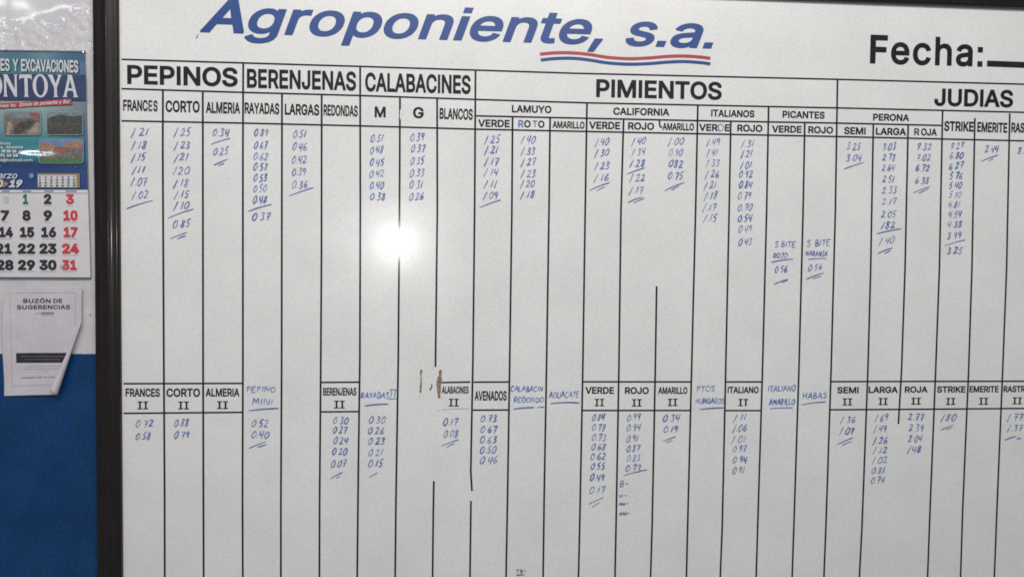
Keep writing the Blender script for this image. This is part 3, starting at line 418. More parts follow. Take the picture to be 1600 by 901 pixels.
flatq('blue_painted_dado', xl, 3.2, 0.0, zsplit, YW - 0.0008, dado_m, wall)

# ================================================================== THE WHITEBOARD
board = empty('whiteboard'); board.location = (0, 0, 0)
tag(board, 'large white price board in dark wooden frame, ruled columns filled with blue handwritten prices', 'whiteboard')
XI = P(190.5, 450).x - 0.001                      # inner edge of the left rail
ZT = P(1400, 7.5).z                                # inner edge of the top rail
XR = 1.55; ZB = EYE - 0.78
slab('board_panel', XI - 0.01, XR + 0.01, ZB - 0.01, ZT + 0.01, 0.0, 0.008, board_m, board)
def rail(name, a, b, inward, wid, m, label=None):
    """moulded rail from a to b (x,z) along its inner edge; inward = unit vector pointing to the board"""
    prof = [(0, 0.001), (0, -0.0075), (-0.0012, -0.0095), (-0.006, -0.0105), (-0.0155, -0.0105), (-0.0170, -0.0120), (-0.0190, -0.0130), (-0.0215, -0.0128),
            (-0.0240, -0.0112), (-0.0300, -0.0100), (-0.0335, -0.0085), (-0.0350, -0.0065), (-0.0370, -0.0060), (-wid + .0022, -0.0060), (-wid, -0.0035), (-wid, 0.0178)]
    d = Vector((b[0] - a[0], b[1] - a[1])); ln = d.length; d.normalize(); nn = Vector(inward); vs = []; fs = []
    segs = 60; k = len(prof)
    for s in range(segs + 1):
        t = s / segs
        for (u, yy) in prof:
            t2 = t * ln + (u if s == 0 else (-u if s == segs else 0))
            wob = 0.0004 * noise.noise(Vector((t * ln * 5, u * 40, wid * 9)))
            p = Vector(a) + d * t2 + nn * (u + (wob if u else 0)); vs.append((p.x, yy, p.y))
    for s in range(segs):
        for i in range(k - 1):
            q = s * k + i; fs.append((q, q + 1, q + k + 1, q + k))
    o = link(name, vs, fs, m, board, True, label)
    bm = bmesh.new(); bm.from_mesh(o.data); bmesh.ops.recalc_face_normals(bm, faces=bm.faces[:]); bm.to_mesh(o.data); bm.free()
    return o
WD = 0.0475
left = rail('frame_rail', (XI, ZB), (XI, ZT), (1, 0), WD, frame_m)
rail('frame_rail', (XI, ZT), (XR, ZT), (0, -1), WD, frame_m)
rail('frame_rail', (XR, ZT), (XR, ZB), (-1, 0), WD, frame_m)
rail('frame_rail', (XR, ZB), (XI, ZB), (0, 1), WD, frame_m)
sc = P(166, 523, -0.0108)
bm = bmesh.new(); bmesh.ops.create_uvsphere(bm, u_segments=12, v_segments=6, radius=0.0032)
for v in bm.verts: v.co = Vector((v.co.x, v.co.y * .35, v.co.z)) + sc + Vector((0, 0.0040, 0))
me = bpy.data.meshes.new('screw_head'); bm.to_mesh(me); bm.free()
me.materials.append(mat('dull_brass', (0.12, 0.07, 0.055), 0.45, 0.5, metal=0.3)); so = bpy.data.objects.new('screw_head', me); C.objects.link(so); so.parent = left

# ---- ruled lines
YV, YL = -0.0005, -0.0003
vert = [
 [(254.5,141),(254.3,240),(256,580),(257.2,780),(257.4,912)], [(316.8,143),(317.3,580),(317.8,780),(318.2,912)],
 [(380,98),(379.5,240),(379.5,580),(378.9,780),(379.4,912)], [(440.6,147),(440,580),(438.9,780),(438.8,912)],
 [(502.6,148.5),(502.3,400),(501.1,580),(499.4,780),(499,912)], [(562.7,104),(563,330),(562.3,560),(559.8,740),(558,912)],
 [(625,152),(624.2,330),(622.3,560),(618.7,780),(617.3,912)], [(683,154),(683.3,330),(680.4,572.7)], [(677.9,751),(677,800),(675.8,912)],
 [(743,109.5),(741.6,330),(739,560),(735.6,735),(737.4,766.5)], [(735.9,782),(734.2,912)],
 [(800.9,182),(799.8,330),(796.5,560),(793,780),(790.5,912)], [(859.6,183.5),(857.8,330),(854.2,560),(850.2,780),(848.5,912)],
 [(917.2,160.8),(914.4,330),(910.6,580),(905.8,820),(903.6,912)], [(974.4,186.3),(970.3,330),(967,580),(962.6,820),(960.7,912)],
 [(1026,447),(1023.9,580),(1019,820),(1016.2,912)], [(1090.4,164.3),(1086.9,330),(1080.6,580),(1074.5,820),(1072.3,912)],
 [(1142,189),(1139.3,330),(1133.9,580),(1128.6,820),(1125,912)], [(1201,166.6),(1197.9,330),(1191.4,580),(1184,820),(1181.2,912)],
 [(1257.5,191.2),(1254.9,330),(1248.3,580),(1240.5,820),(1237.4,912)], [(1308.7,124.2),(1305.3,330),(1298.6,580),(1290.6,820),(1287,912)],
 [(1364.7,193.5),(1360.5,420),(1356.1,580),(1347,820),(1342.3,912)], [(1419.1,195),(1414.2,420),(1408.7,580),(1403.8,661.7)],
 [(1472.9,172.5),(1467.9,420),(1462,580),(1453.5,790),(1449,912)], [(1523.3,184.8),(1518.7,420),(1513.5,580),(1504.5,790),(1500.6,912)],
 [(1577.8,177.4),(1572.9,420),(1566.7,580),(1558,790),(1553.3,912)], [(1628,177),(1622.9,420),(1616.7,580),(1608,790),(1603,912)]]
for v in vert:
    if v[-1][1] > 905: v = v + [(v[-1][0] - (v[-1][0] - 190) * 0.0035, 990)]
    ribbon('ruled_line', v, 2.85, YV, line_m, board)
ribbon('ruled_line', [(1030.4,186.9),(1030.6,194),(1031.4,197.8),(1034.5,199.6)], 2.6, YV, line_m, board, 'short hooked remnant of a ruled line')
top = [(190,93),(562,104),(743,109.8),(900,114.8),(1308,124.2),(1600,131.8),(1700,134.5)]
sec = [(190,138.8),(380,144.6),(562,149.5),(743,155.6),(917,160.9),(1308,168.8),(1600,175.7),(1700,178)]
thi = [(190,189),(380,192.5),(562,196.8),(743,202),(917,205.6),(1308,213.5),(1600,220.2),(1700,222.5)]
sub = [(743,181.2),(917,185),(1090,188.7),(1308,192.5),(1473,196.2)]
hor = [top, sec, thi, sub, [(193,599),(379.5,598.5)], [(501,597),(562,596.6)], [(690,597.3),(735,596.4)], [(740,596.6),(796.5,596.3)], [(910.5,596),(1080.6,596.2)],
 [(1134,596.2),(1191.3,596.2)], [(1298.6,595.8),(1450,595.4),(1600,595.2),(1680,595)], [(193,645.3),(379.2,643.7)], [(500.6,643),(561.5,642.5)], [(739,640.2),(795.2,640)],
 [(909.3,640.8),(1079.6,640.8)], [(1132.6,641),(1190,641)], [(1297,639.7),(1450,638.8),(1600,637.6),(1680,637)]]
for h in hor: ribbon('ruled_line', h, 2.6, YL, line_m, board)

# ---- printed words
YT = -0.0008
def W_(t, x0, y0, x1, y1, h, name='column_heading', m=None, **k):
    return letters(name, t, (x0, y0), (x1, y1), h, YT, m or vinyl_m, board, label='printed %s %s' % (('heading' if len(t) > 1 else 'letter'), t), **k)
for a in [('PEPINOS',198.8,131.3,371.3,135.7,28.3), ('BERENJENAS',385.8,137.3,556.3,141.8,28.6), ('CALABACINES',570.6,142.8,735.3,146.9,28.4),
          ('PIMIENTOS',931.5,151.7,1127.6,156.1,27.7), ('JUDIAS',1459.9,165.3,1582.7,167.9,27.8)]: W_(*a, name='section_heading')
for a in [('CORTO',258.8,175,312,176,17.2), ('ALMERIA',321.8,176.6,375,177.8,16.8), ('RAYADAS',382.3,177.4,436.3,178.8,16.7),
          ('LARGAS',445,179.2,498.8,180.5,16.5), ('REDONDAS',505.5,180.5,558.8,182.3,16.6), ('M',585.4,183.3,602.5,183.7,16.4), ('G',645.4,184.5,662,184.9,16.8),
          ('BLANCOS',686.8,185.8,738.6,187.4,16.7), ('LAMUYO',799.8,175.6,861.6,176.9,11.2), ('VERDE',747.2,198,796.5,199,11.3),
          ('AMARILLO',863.4,199.8,913.2,201.3,10.9), ('CALIFORNIA',958.3,179.3,1045.7,181,11.2), ('ITALIANOS',1111.3,182.2,1178.7,183.6,11.1),
          ('PICANTES',1222.8,184,1288.5,185.6,11), ('VERDE',920.5,201.2,969,202.2,11.4), ('ROJO',981.4,202.3,1022,203.2,11.2), ('AMARILLO',1035.2,203.2,1084.3,204.1,11.2),
          ('VER',1092.4,204.4,1121.4,205,11), ('E',1132.6,205.1,1140.2,205.3,11), ('ROJO',1152,205.4,1191.3,206.2,11), ('VERDE',1206.3,206.9,1252.5,207.7,11),
          ('ROJO',1263,207.9,1301.6,208.7,10.9), ('PERONA',1364.2,188.3,1420.4,189.4,10.9), ('SEMI',1319,209.5,1352.5,210.3,11.2), ('LARGA',1368.6,210.5,1415.5,211.5,11.3),
          ('OJA',1439.2,211.6,1463.8,212.1,11.3), ('STRIKE',1475.3,204.6,1521.2,205.7,15.8), ('EMERITE',1527,206,1573.6,207.5,15.9), ('RASTRA',1580.2,206.9,1622,208,15.8),
          ('FRAN',192.5,173,222,173.6,16.4), ('C',222.9,173.6,230.6,173.8,16.4), ('S',239.5,174,246.3,174.2,16.2), ('O',818.9,199.1,829.2,199.3,11), ('O',840.8,199.5,850.6,199.8,11)]: W_(*a)
W_('E', 231.8, 173.8, 237.8, 174, 16.4, m=faded_m); 
for a in [('R',809.8,198.9,818,199.1,11.2), ('T',832.6,198.4,839.3,198.5,10)]: W_(*a, m=sign_ink, name='marker_drawn_letter')
W_('R', 1428.4, 211.3, 1436.6, 211.5, 11.2, m=faded_m)
ds = [(1123.4,204.2),(1122.6,199),(1123.4,194.4),(1128,194.6),(1130.8,199),(1128.4,203.6),(1123.2,204.6)]
union_mesh('marker_drawn_letter', [px_stroke([tuple(q) for q in crom(ds)], 1.9)], YT, sign_ink, board, 'blue marker letter D redrawn in the heading VERDE')
for a in [('FRANCES',196.2,619.2,249.6,619.3,12.5), ('CORTO',260,619.4,312.5,619.4,12.7), ('ALMERIA',321.3,619,374,619,12.5), ('BERENJENAS',504.9,617.5,556.9,617.3,12.1),
          ('ALABACINES',690.3,614.2,732.2,614.2,11), ('AVENADOS',741.6,625.3,791.6,625.2,15), ('VERDE',914.6,614.6,959.4,614.8,10.8), ('ROJO',976.4,614.9,1013.7,615,10.8),
          ('AMARILLO',1028.4,614.8,1074,614.9,10.8), ('ITALIANO',1136.9,613.6,1185.4,613.7,10.3), ('SEMI',1308.2,614,1341.5,613.9,10.3), ('LARGA',1357.2,613.4,1402.7,613.3,10.3),
          ('ROJA',1413.8,612.9,1449.3,612.8,10.2), ('STRIKE',1464.2,612.8,1508.6,612.7,10.4), ('EMERITE',1514.8,612.4,1560.3,612.3,10.4), ('RASTRA',1568,612.2,1609,612,10.4)]: W_(*a, name='lower_heading')
for x0, x1, y, h in [(214.9,231.5,638.9,12), (278.6,295.2,639,12), (339.1,356.2,638.4,12), (522,538.6,637.5,12), (701.2,716.6,634.5,12.2), (929.3,943.9,634.1,11.8), (987.4,1002.6,634.5,11.8),
                 (1043.3,1058.5,633.8,11.7), (1316.6,1331.5,632.8,11.4), (1372.6,1387,632.2,11.6), (1423.8,1438.7,631.7,11.5), (1478.2,1492.6,632,11.5), (1529.7,1544,631.7,11.5), (1582.3,1596.7,631,11.5)]:
    letters('roman_numeral', 'II', (x0, y), (x1, y), h, YT, vinyl_m, board, SLAB)
letters('roman_numeral', 'IT', (1153.5, 633.9), (1168.8, 633.9), 11.6, YT, vinyl_m, board, SLAB, label='damaged numeral two whose second stroke reads as T')
W_('Fecha:', 1359.3, 99.2, 1535, 104.4, 45.5, name='date_caption', track=70)
ribbon('date_rule', [(1542.4,99.4),(1600,101.6),(1700,105)], 9.4, YT, vinyl_m, board, 'thick black rule after the date caption')
letters('company_lettering', 'Agroponiente,', (312, 50.6), (939, 70.5), 50.5, YT, logo_m, board, shear=0.36, label='blue slanted company lettering')
letters('company_lettering', 's.a.', (974, 71.6), (1111.2, 76.2), 50.0, YT, logo_m, board, shear=0.36, label='blue slanted letters after the company name')
def wave(pts, m, lab):
    q = crom([(700 + a / 3.81, b / 3.81) for a, b in pts], 5); ribbon('wave_stripe', [tuple(p) for p in q], 4.7, YT, m, board, lab)
wave([(548,323),(640,315),(750,316),(850,326),(950,342),(1080,350),(1200,345),(1300,337),(1400,334),(1500,340),(1562,348)], red_m, 'red wavy stripe under the company lettering')
wave([(552,358),(640,349),(750,348),(850,359),(950,375),(1080,383),(1200,379),(1300,371),(1400,367),(1500,373),(1562,381)], logo_m, 'blue wavy stripe below the red one')

# ---- blue handwriting
cols = [
 (11.8, [('/.21',205,231,206),('/.18',205,229,226),('/.15',205,227,245.5),('/11',206,226,265),('/.07',204,229,284),('/.02',206,231,304)]),
 (11.8, [('/.25',272,297,206),('/.23',272,297,226),('/21',272,294,245.5),('/20',270,295,266),('/.18',271,294,285.5),('/.15',272,295,303),('/.10',271,295,321),('0.85',270,297,349)]),
 (11.6, [('0.34',332,357,207),('0.25',333,357,236)]),
 (11.3, [('0.89',397,419,207),('0.67',397,417,226),('0.62',396,419,244),('0.58',396,418,260),('0.53',396,417,277.5),('0.50',396,416,294),('0.48',395,417,311.5),('0.37',394,422,338)]),
 (11.5, [('0.51',458,478,208.5),('0.46',457,479,229),('0.42',456,479,249),('0.39',456,478,268),('0.36',456,480,288)]),
 (11.2, [('0.51',579,599,215.5),('0.48',578,599,234),('0.45',578,600,253),('0.42',577,600,271),('0.40',578,599,289.5),('0.38',578,602,306.5)]),
 (11.5, [('0.39',641,663,214),('0.37',642,664,232),('0.35',641,663,251.5),('0.33',640,663,270),('0.31',640,660,288),('0.26',639,662,307)]),
 (11.5, [('/.25',757,781,217),('/.21',757,778,234),('/.17',757,779,251.5),('/.14',756,778,268.5),('/.11',756,776,287),('/.09',755,778,305)]),
 (11.0, [('/.40',814,836,218),('/.33',814,836,236),('/.27',814,837,253),('/.23',814,837,270.5),('/.20',813,835,286.5),('/.18',813,835,304)]),
 (11.0, [('/.40',930,951,221),('/.30',929,951,238.5),('/.23',929,952,258.5),('/.16',928,951,277)]),
 (11.0, [('/.40',987,1009,220),('/.34',987,1008,237),('/.28',984,1007,255),('/.22',984,1008,277.5),('/.17',983,1005,297)]),
 (11.0, [('/.00',1044,1068,220.5),('0.90',1045,1067,238),('082',1045,1067,256),('0.75',1044,1067,274)]),
 (10.8, [('/.49',1104,1125,221.5),('/.41',1104,1121,238),('/.33',1103,1124,254),('/.26',1102,1123,271.5),('/.21',1100,1119,289),('/.18',1100,1121,305.5),('/.17',1098,1119,323.5),('/.15',1099,1120,340)]),
 (10.8, [('/.31',1158,1178,224),('/.21',1158,1175,239.5),('/.01',1157,1174,257.5),('0.92',1155,1176,271.5),('0.84',1155,1175,288.5),('0.79',1153,1174,305.5),('0.70',1153,1175,324),('0.54',1153,1175,340.5),('0.49',1154,1175,357.5),('0.43',1154,1175,377)]),
 (9.5, [('0.56',1211,1230,420),('0.56',1263,1284,417)]),
 (10.5, [('3.25',1323,1345,228.5),('3.04',1322,1346,246)]),
 (10.3, [('3.03',1379,1400,229),('2.78',1379,1399,245.5),('2.64',1378,1398,262),('2.51',1379,1397,279.5),('2.33',1378,1401,297),('2.17',1378,1400,315),('2.05',1377,1400,334),('/82',1377,1399,351),('/.40',1374,1397,375)]),
 (10.3, [('7.32',1432,1456,229),('7.02',1432,1454,246),('6.72',1431,1452,262.5),('6.38',1430,1452,282)]),
 (10.0, [('7.27',1485,1506,228),('6.80',1484,1505,243),('6.27',1483,1505,258.5),('5.76',1484,1504,274.5),('5.40',1483,1503,289),('5.10',1483,1502,304),('4.81',1482,1500,319),('4.54',1482,1502,334.5),('4.38',1480,1503,350),('3.99',1480,1502,367.5),('3.25',1480,1504,391)]),
 (10.5, [('2.44',1539,1560,232.5),('8.10',1590,1612,235)]),
 (10.8, [('0.72',212,239,661),('0.58',212,235,680.5),('0.88',272,295,660),('0.79',272,295,679),('0.52',393,419,661),('0.40',393,420,678.5)]),
 (10.8, [('0.30',520.5,543.5,656),('0.27',520,542,671.5),('0.24',521,543,687.5),('0.20',519,542,704.5),('0.07',517,540,724)]),
 (10.8, [('0.30',576.5,602,655),('0.26',575,600,672),('0.23',575,601,689),('0.21',575.5,598,706),('0.15',575.5,598,723)]),
 (11.0, [('0.17',692.5,715,658.5),('0.08',693,716,677),('0.73',751,775.5,653),('0.67',751,776,670),('0.63',750,776,686.5),('0.50',750,775,702),('0.46',750,777,718)]),
 (10.5, [('0.84',925,945,651),('0.78',925,946,667),('0.73',924.5,947,683),('0.68',924,946,697.5),('0.62',923,946.5,712),('0.55',923,945,728),('0.49',922,944.5,745),('0.17',921,945,765)]),
 (10.5, [('0.99',980,1001,651),('0.94',979,1001,667),('0.91',979,997,684),('0.87',979,1000,700),('0.83',979,1000,715),('0.73',977.5,1001,731),('0.34',1036,1062,652),('0.19',1037,1059.5,669.5)]),
 (10.3, [('/.11',1146,1166,651),('/.06',1145,1167,668),('/.01',1143,1165,685.5),('0.97',1145,1166,700),('0.94',1145,1167,717),('0.91',1145,1163,734)]),
 (10.2, [('/.36',1313,1337,655),('/.07',1312,1334,673),('/.69',1367,1388,652),('/.49',1365,1385,669.5),('/.26',1364,1387,687.5),('/.12',1364,1386,702.5),('/.02',1363,1386,717.5),('0.81',1362,1382,734),('0.74',1361,1382,749.5)]),
 (10.2, [('2.77',1419,1443,651),('2.39',1420,1443,668),('2.04',1419,1441,684.5),('/48',1418,1440,701),('/80',1470,1494,652),('/.77',1574,1598,651),('/.37',1574,1598,668)]),
]
for h, rows in cols:
    for t, x0, x1, ym in rows:
        write('handwritten_price', t, x0, x1, ym, h, m=(INK[2] if random.random() < .12 else None), label='price %s in blue marker' % t.replace('/', '1'))
for t, x0, x1, ym, h in [('S.BITE',1211,1244,381.5,9), ('ROJO',1208,1231,399,7.5), ('S BITE',1261,1297,379,9.5), ('NARANJA',1259,1293,396,7.5), ('PEPINO',385,430,607.5,8.5), ('MINI',394,427,627,9.5),
                         ('RAYADAS',564,607,617,9), ('#',607,622,616,13.5), ('HUNGAROS',1087,1132,626,8.3), ('PTOS',1088,1117,607,9), ('ITALIANO',1200,1243,606.5,9), ('AMARILLO',1202,1242,627,9),
                         ('HABAS',1254,1292,617.5,9.5), ('AGUACATE',858,905,616,9), ('CALABACIN',798,849,607,8), ('REDONDO',803,850,624,8.2)]:
    write('handwritten_heading', t, x0, x1, ym, h, m=random.choice((sign_ink, INK[0], sign_ink)), wpx=1.6, slant=.08, label='handwritten blue heading %s' % t.replace('#', 'II'))
for t, x0, x1, ym, h in [('B-',968,982,755,10), ('v-',967,980,773,8), ('xx-',967,982,786,7), ('xxx-',967,984,801,8)]:
    write('handwritten_scribble', t, x0, x1, ym, h, m=INK[0], wpx=1.7 if t[0] != 'x' else 2.3)
for u in [[(197.5,326,239,313)], [(262,341,302.5,326.5)], [(265.5,373,292,363),(277,373,290,368)], [(330,225.5,360,216)], [(334,258,356,248.5),(341,259,350,255)],
          [(388,330,425.5,319)], [(452,306,490,293)], [(749,324.5,783,312)], [(921,297.5,953,285),(932,298,945,291.5)], [(980,272,1008,262)], [(981,316.5,1003,307.5),(990,317,1007,309)],
          [(1038.5,298,1069.5,285),(1049,297,1061,290.5)], [(1205,409.5,1239.5,404.5)], [(1209,444,1231,436),(1222,441.5,1231,437.5)], [(1263,405,1292,403.5)], [(1260,436,1287,426),(1270,435,1284,431)],
          [(1319,264,1350,253.5)], [(1370,365,1409,357)], [(1371,396,1395,387),(1382,396,1392,391)], [(1427,301,1453,291.5),(1436,301.5,1451,295)], [(1476,384,1509,374.5)], [(1533,252,1560,242),(1545,251,1552,248)],
          [(389,700,415.5,689.5),(403,698,416,694)], [(516,747,535.5,737),(525,746.5,531,743.5)], [(577,745,589.5,738)], [(690,696,717,686),(698,698,710,692)],
          [(920,787,943,776.5),(925.5,791.5,937,784)], [(974,742.5,1011.5,733)], [(1036,689,1056,681.5),(1041.5,691,1051,687)], [(1308,694,1333,683),(1316,695,1331,689)], [(1470,671,1491,663),(1479,671,1488,667)],
          [(1570,687,1588,681),(1588,685,1596,684)]]: underline(u)
for u in [(388.5,641,435.5,637.5), (569.5,633.5,607,630.5), (802,638.5,835,636), (840,636,850,635.5), (860,630,906,629), (1093,639,1131,636.5), (1203,637.8,1239,636.5), (1252,632,1290.5,627.5)]:
    underline([u], random.choice((sign_ink, INK[0])), 1.9)
underline([(690,639.5,733,637.5)], pale_ink, 1.5)

# ---- chipped surface and dried residue
YC = -0.0002
def zz(pts): return [(640 + a / 11.26, 560 + b / 11.26) for a, b in pts]
for q in [[(190,195),(222,188),(220,250),(205,300),(215,375),(218,470),(208,520),(210,590),(195,608),(172,590),(178,500),(188,430),(192,350),(188,290),(182,240)],
          [(378,450),(395,430),(402,470),(400,505),(380,540),(378,565),(352,560),(345,540),(362,510),(378,490)],
          [(510,240),(515,210),(545,190),(570,205),(566,260),(558,320),(574,350),(560,420),(550,500),(552,570),(540,620),(545,690),(520,700),(497,690),(500,640),(484,590),(482,520),(470,470),(476,400),(488,340),(512,300),(520,265)]]:
    poly('surface_chip', zz(q), YC, chip_m, board, 'chip in the white surface showing brown board')
poly('surface_chip', zz([(165,625),(182,630),(180,700),(170,735),(162,700)]), YC, pale_ink, board)
poly('surface_chip', [(625,172),(627,170),(627.6,180),(626.4,188),(624.6,184)], -0.0006, board_m, board)
def z3(pts): return [(780 + a / 20, 860 + b / 20) for a, b in pts]
for q in [[(505,575),(560,590),(620,565),(625,600),(590,620),(530,615)], [(665,560),(705,555),(720,600),(745,620),(735,680),(705,700),(700,740),(660,735),(665,680),(648,630)],
          [(770,580),(805,585),(812,630),(790,665),(768,650),(785,620)], [(520,760),(560,730),(640,730),(700,742),(760,722),(800,735),(770,765),(700,775),(640,780),(560,782)], [(575,640),(600,640),(610,700),(585,710)]]:
    poly('dried_residue', z3(q), YC, grime_m, board, 'brown smudge of dried residue low on the board')
for x, y, r in [(685.5,640.5,1.0), (1178,688,.5), (777,340,.6), (1120,380,.6), (536,440,.5), (1060,540,.6), (1117,119,.7), (1400,470,.6), (300,470,.5), (706,98,.7), (870,505,.6), (1243,600,.6)]:
    poly('surface_speck', [(x + r * math.cos(k), y + r * .8 * math.sin(k)) for k in (0, 1, 2, 3, 4, 5)], YC, grime_m, board)
poly('surface_speck', [(305,61),(309,54),(311,53),(308,60)], YC, grime_m, board)

# ================================================================== THE CALENDAR
YK = YW - 0.006
cal = empty('wall_calendar')
tag(cal, 'blue advertising wall calendar showing a month pad with red Sunday numbers, left of the board', 'calendar')
paper_m = mat('white_paper', (0.60, 0.575, 0.60), 0.55, 0.35)
L(paper_m, mult(paper_m, mottle(paper_m, 25, (0.585, 0.56, 0.585), (0.625, 0.60, 0.62)), speckle(paper_m, 330, 0.10)), bsdf(paper_m).inputs['Base Color'])
def pm(name, a, b=None, sc_=60, rough=0.35, coat=0.5, sp=0.15):
    m = mat(name, a, rough, 0.5, coat, 0.08)
    L(m, mult(m, mottle(m, sc_, a, b or a), speckle(m, 330, sp)), bsdf(m).inputs['Base Color'])
    return m
# cover sheet: a printed gradient running down the sheet (paper colour, teal, navy), one mesh with gentle buckles
def cover_mat():
    m = mat('glossy_printed_cover', (0.03, 0.15, 0.2), 0.3, 0.5, 0.9, 0.07)
    g = N(m, 'ShaderNodeNewGeometry'); s = N(m, 'ShaderNodeSeparateXYZ'); L(m, g.outputs['Position'], s.inputs[0])
    mr = N(m, 'ShaderNodeMapRange'); z0 = P(60, 297, YK).z; z1 = P(60, 80, YK).z
    mr.inputs['From Min'].default_value = z0; mr.inputs['From Max'].default_value = z1; L(m, s.outputs['Z'], mr.inputs['Value'])
    r = N(m, 'ShaderNodeValToRGB'); e = r.color_ramp.elements
    def pos(y): return (297 - y) / (297 - 80)
    e[0].position = 0; e[0].color = (0.018, 0.050, 0.17, 1); e[1].position = 1; e[1].color = (0.018, 0.10, 0.17, 1)
    for y, c in ((266, (0.020, 0.052, 0.18)), (258, (0.016, 0.045, 0.15)), (246, (0.020, 0.16, 0.22)), (222, (0.025, 0.20, 0.235)), (205, (0.10, 0.26, 0.27)), (170, (0.26, 0.33, 0.31)), (157, (0.27, 0.33, 0.31)), (114, (0.030, 0.17, 0.19))):
        k = r.color_ramp.elements.new(pos(y)); k.color = (*c, 1)
    L(m, mr.outputs[0], r.inputs[0])
    xr = N(m, 'ShaderNodeMapRange'); xr.inputs['From Min'].default_value = P(70, 200, YK).x; xr.inputs['From Max'].default_value = P(137, 200, YK).x; L(m, s.outputs['X'], xr.inputs['Value'])
    mx = N(m, 'ShaderNodeMix', data_type='RGBA'); mx.inputs[7].default_value = (0.022, 0.058, 0.19, 1); L(m, r.outputs[0], mx.inputs[6])
    mu = N(m, 'ShaderNodeMath', operation='MULTIPLY'); mu.inputs[1].default_value = 0.55; L(m, xr.outputs[0], mu.inputs[0]); L(m, mu.outputs[0], mx.inputs[0])
    L(m, mult(m, mx.outputs[2], speckle(m, 330, 0.2)), bsdf(m).inputs['Base Color'])
    return m
cov_m = cover_mat()
def cal_pt(u, v, yoff=0.0, top=(-113, 77), tr=(132.3, 80.3), bl=(-109, 297), br=(137.3, 297)):
    a = Vector(top).lerp(Vector(tr), u); b = Vector(bl).lerp(Vector(br), u); q = a.lerp(b, v)
    return P(q.x, q.y, YK + yoff)
bx = P(61, 239, YK)
def buckle(x, z):
    h = 0.0012 * noise.noise(Vector((x * 9, z * 9, 2)))
    return h
ridge = P(58, 248.5, YK)
nx, ny = 90, 110; vs = []; fs = []
for j in range(ny + 1):
    for i in range(nx + 1):
        p = cal_pt(i / nx, j / ny); p.y -= (0.0008 * noise.noise(Vector((p.x * 12, p.z * 12, 2))) + 0.0022 * math.exp(-((p.z - ridge.z) / 0.015) ** 2) * math.exp(-((p.x - ridge.x) / 0.07) ** 2)) * min(1, j / 8, (ny - j) / 8); vs.append(p)
for j in range(ny):
    for i in range(nx): a = j * (nx + 1) + i; fs.append((a, a + nx + 1, a + nx + 2, a + 1))
cover = link('cover_sheet', vs, fs, cov_m, cal, True)
# backing card and pad under it
card_m = pm('grey_card', (0.30, 0.29, 0.30), coat=0)
def prism(name, px4, y0, y1, m, parent, label=None):
    f = [P(a, b, y0) for a, b in px4]; bk = [Vector((p.x, y1, p.z)) for p in f]; n = len(f)
    fs = [tuple(range(n))[::-1], tuple(range(n, 2 * n))] + [(i, (i + 1) % n, n + (i + 1) % n, n + i) for i in range(n)]
    return link(name, f + bk, fs, m, parent, label=label)
prism('backing_card', [(-113,77.2),(132.5,80.4),(137.8,296),(141.8,434.6),(-106,433.2),(-109,297)], YK + 0.0012, YW - 0.0015, card_m, cal)
prism('month_pad', [(-109,296.6),(137.2,296.6),(141.3,433.2),(-106.5,432.2)], YK - 0.0022, YK + 0.0011, paper_m, cal, 'white month pad with large day numbers')
prism('hanging_strip', [(-113,76.3),(132.4,79.4),(132.5,81.2),(-113,78.2)], YK - 0.0022, YK + 0.0015, mat('tin_strip', (0.16, 0.14, 0.16), 0.28, 0.5, metal=0.6), cal)
YC1, YC2, YC3 = YK - 0.0022, YK - 0.0026, YK - 0.0030
navy = pm('navy_print', (0.012, 0.024, 0.088), (0.016, 0.034, 0.11)); wht = pm('white_print', (0.56, 0.56, 0.58), coat=.3); redp = pm('red_print', (0.42, 0.030, 0.045))
black_p = pm('black_print', (0.030, 0.028, 0.034), coat=0, sp=.3); red_n = pm('red_number_print', (0.50, 0.040, 0.045), (0.56, 0.06, 0.06), coat=0); grn = pm('green_number_print', (0.012, 0.16, 0.055), coat=0)
poly('title_band', [(-113,114.5),(0,115),(134,117),(134.6,157.4),(0,156.4),(-112,155.8)], YC1, navy, cover)
def ct(name, t, x0, y0, x1, y1, h, m, **k): return letters(name, t, (x0, y0), (x1, y1), h, YC3, m, k.pop('parent', cover), k.pop('font', None), **k)
ct('cover_title', 'EXCAVACIONES', 33.2, 111.7, 122.3, 113.9, 18.3, wht, label='white print reading EXCAVACIONES')
ct('cover_title', 'Y', 20.2, 111.4, 28.4, 111.6, 18.2, wht); ct('cover_title', 'BASES', -24, 110.6, 15.4, 111.2, 18.2, wht)
ct('cover_title', 'MONTOYA', -49, 150.8, 122.7, 152.2, 33, wht, font=SERIF, label='large white serif surname', track=-35)
poly('red_banner', [(-60,167.5),(0,162),(111.7,154.8),(111.9,163.2),(0,169),(-60,175)], YC2, redp, cover)
ct('banner_text', 'Zonas de poniente y Sur', 30, 166.6, 109, 161.2, 5.6, wht, shear=.25); ct('banner_text', 'iones tu', -8, 168.5, 24, 167, 5, wht, shear=.25)
def rrect(x0, y0, x1, y1, r=4, n=4):
    out = []
    for cx, cy, a0 in ((x1 - r, y1 - r, 0), (x0 + r, y1 - r, 90), (x0 + r, y0 + r, 180), (x1 - r, y0 + r, 270)):
        for i in range(n + 1): a = math.radians(a0 + 90 * i / n); out.append((cx + r * math.cos(a), cy + r * math.sin(a)))
    return out
bord = pm('photo_border_print', (0.22, 0.28, 0.30))
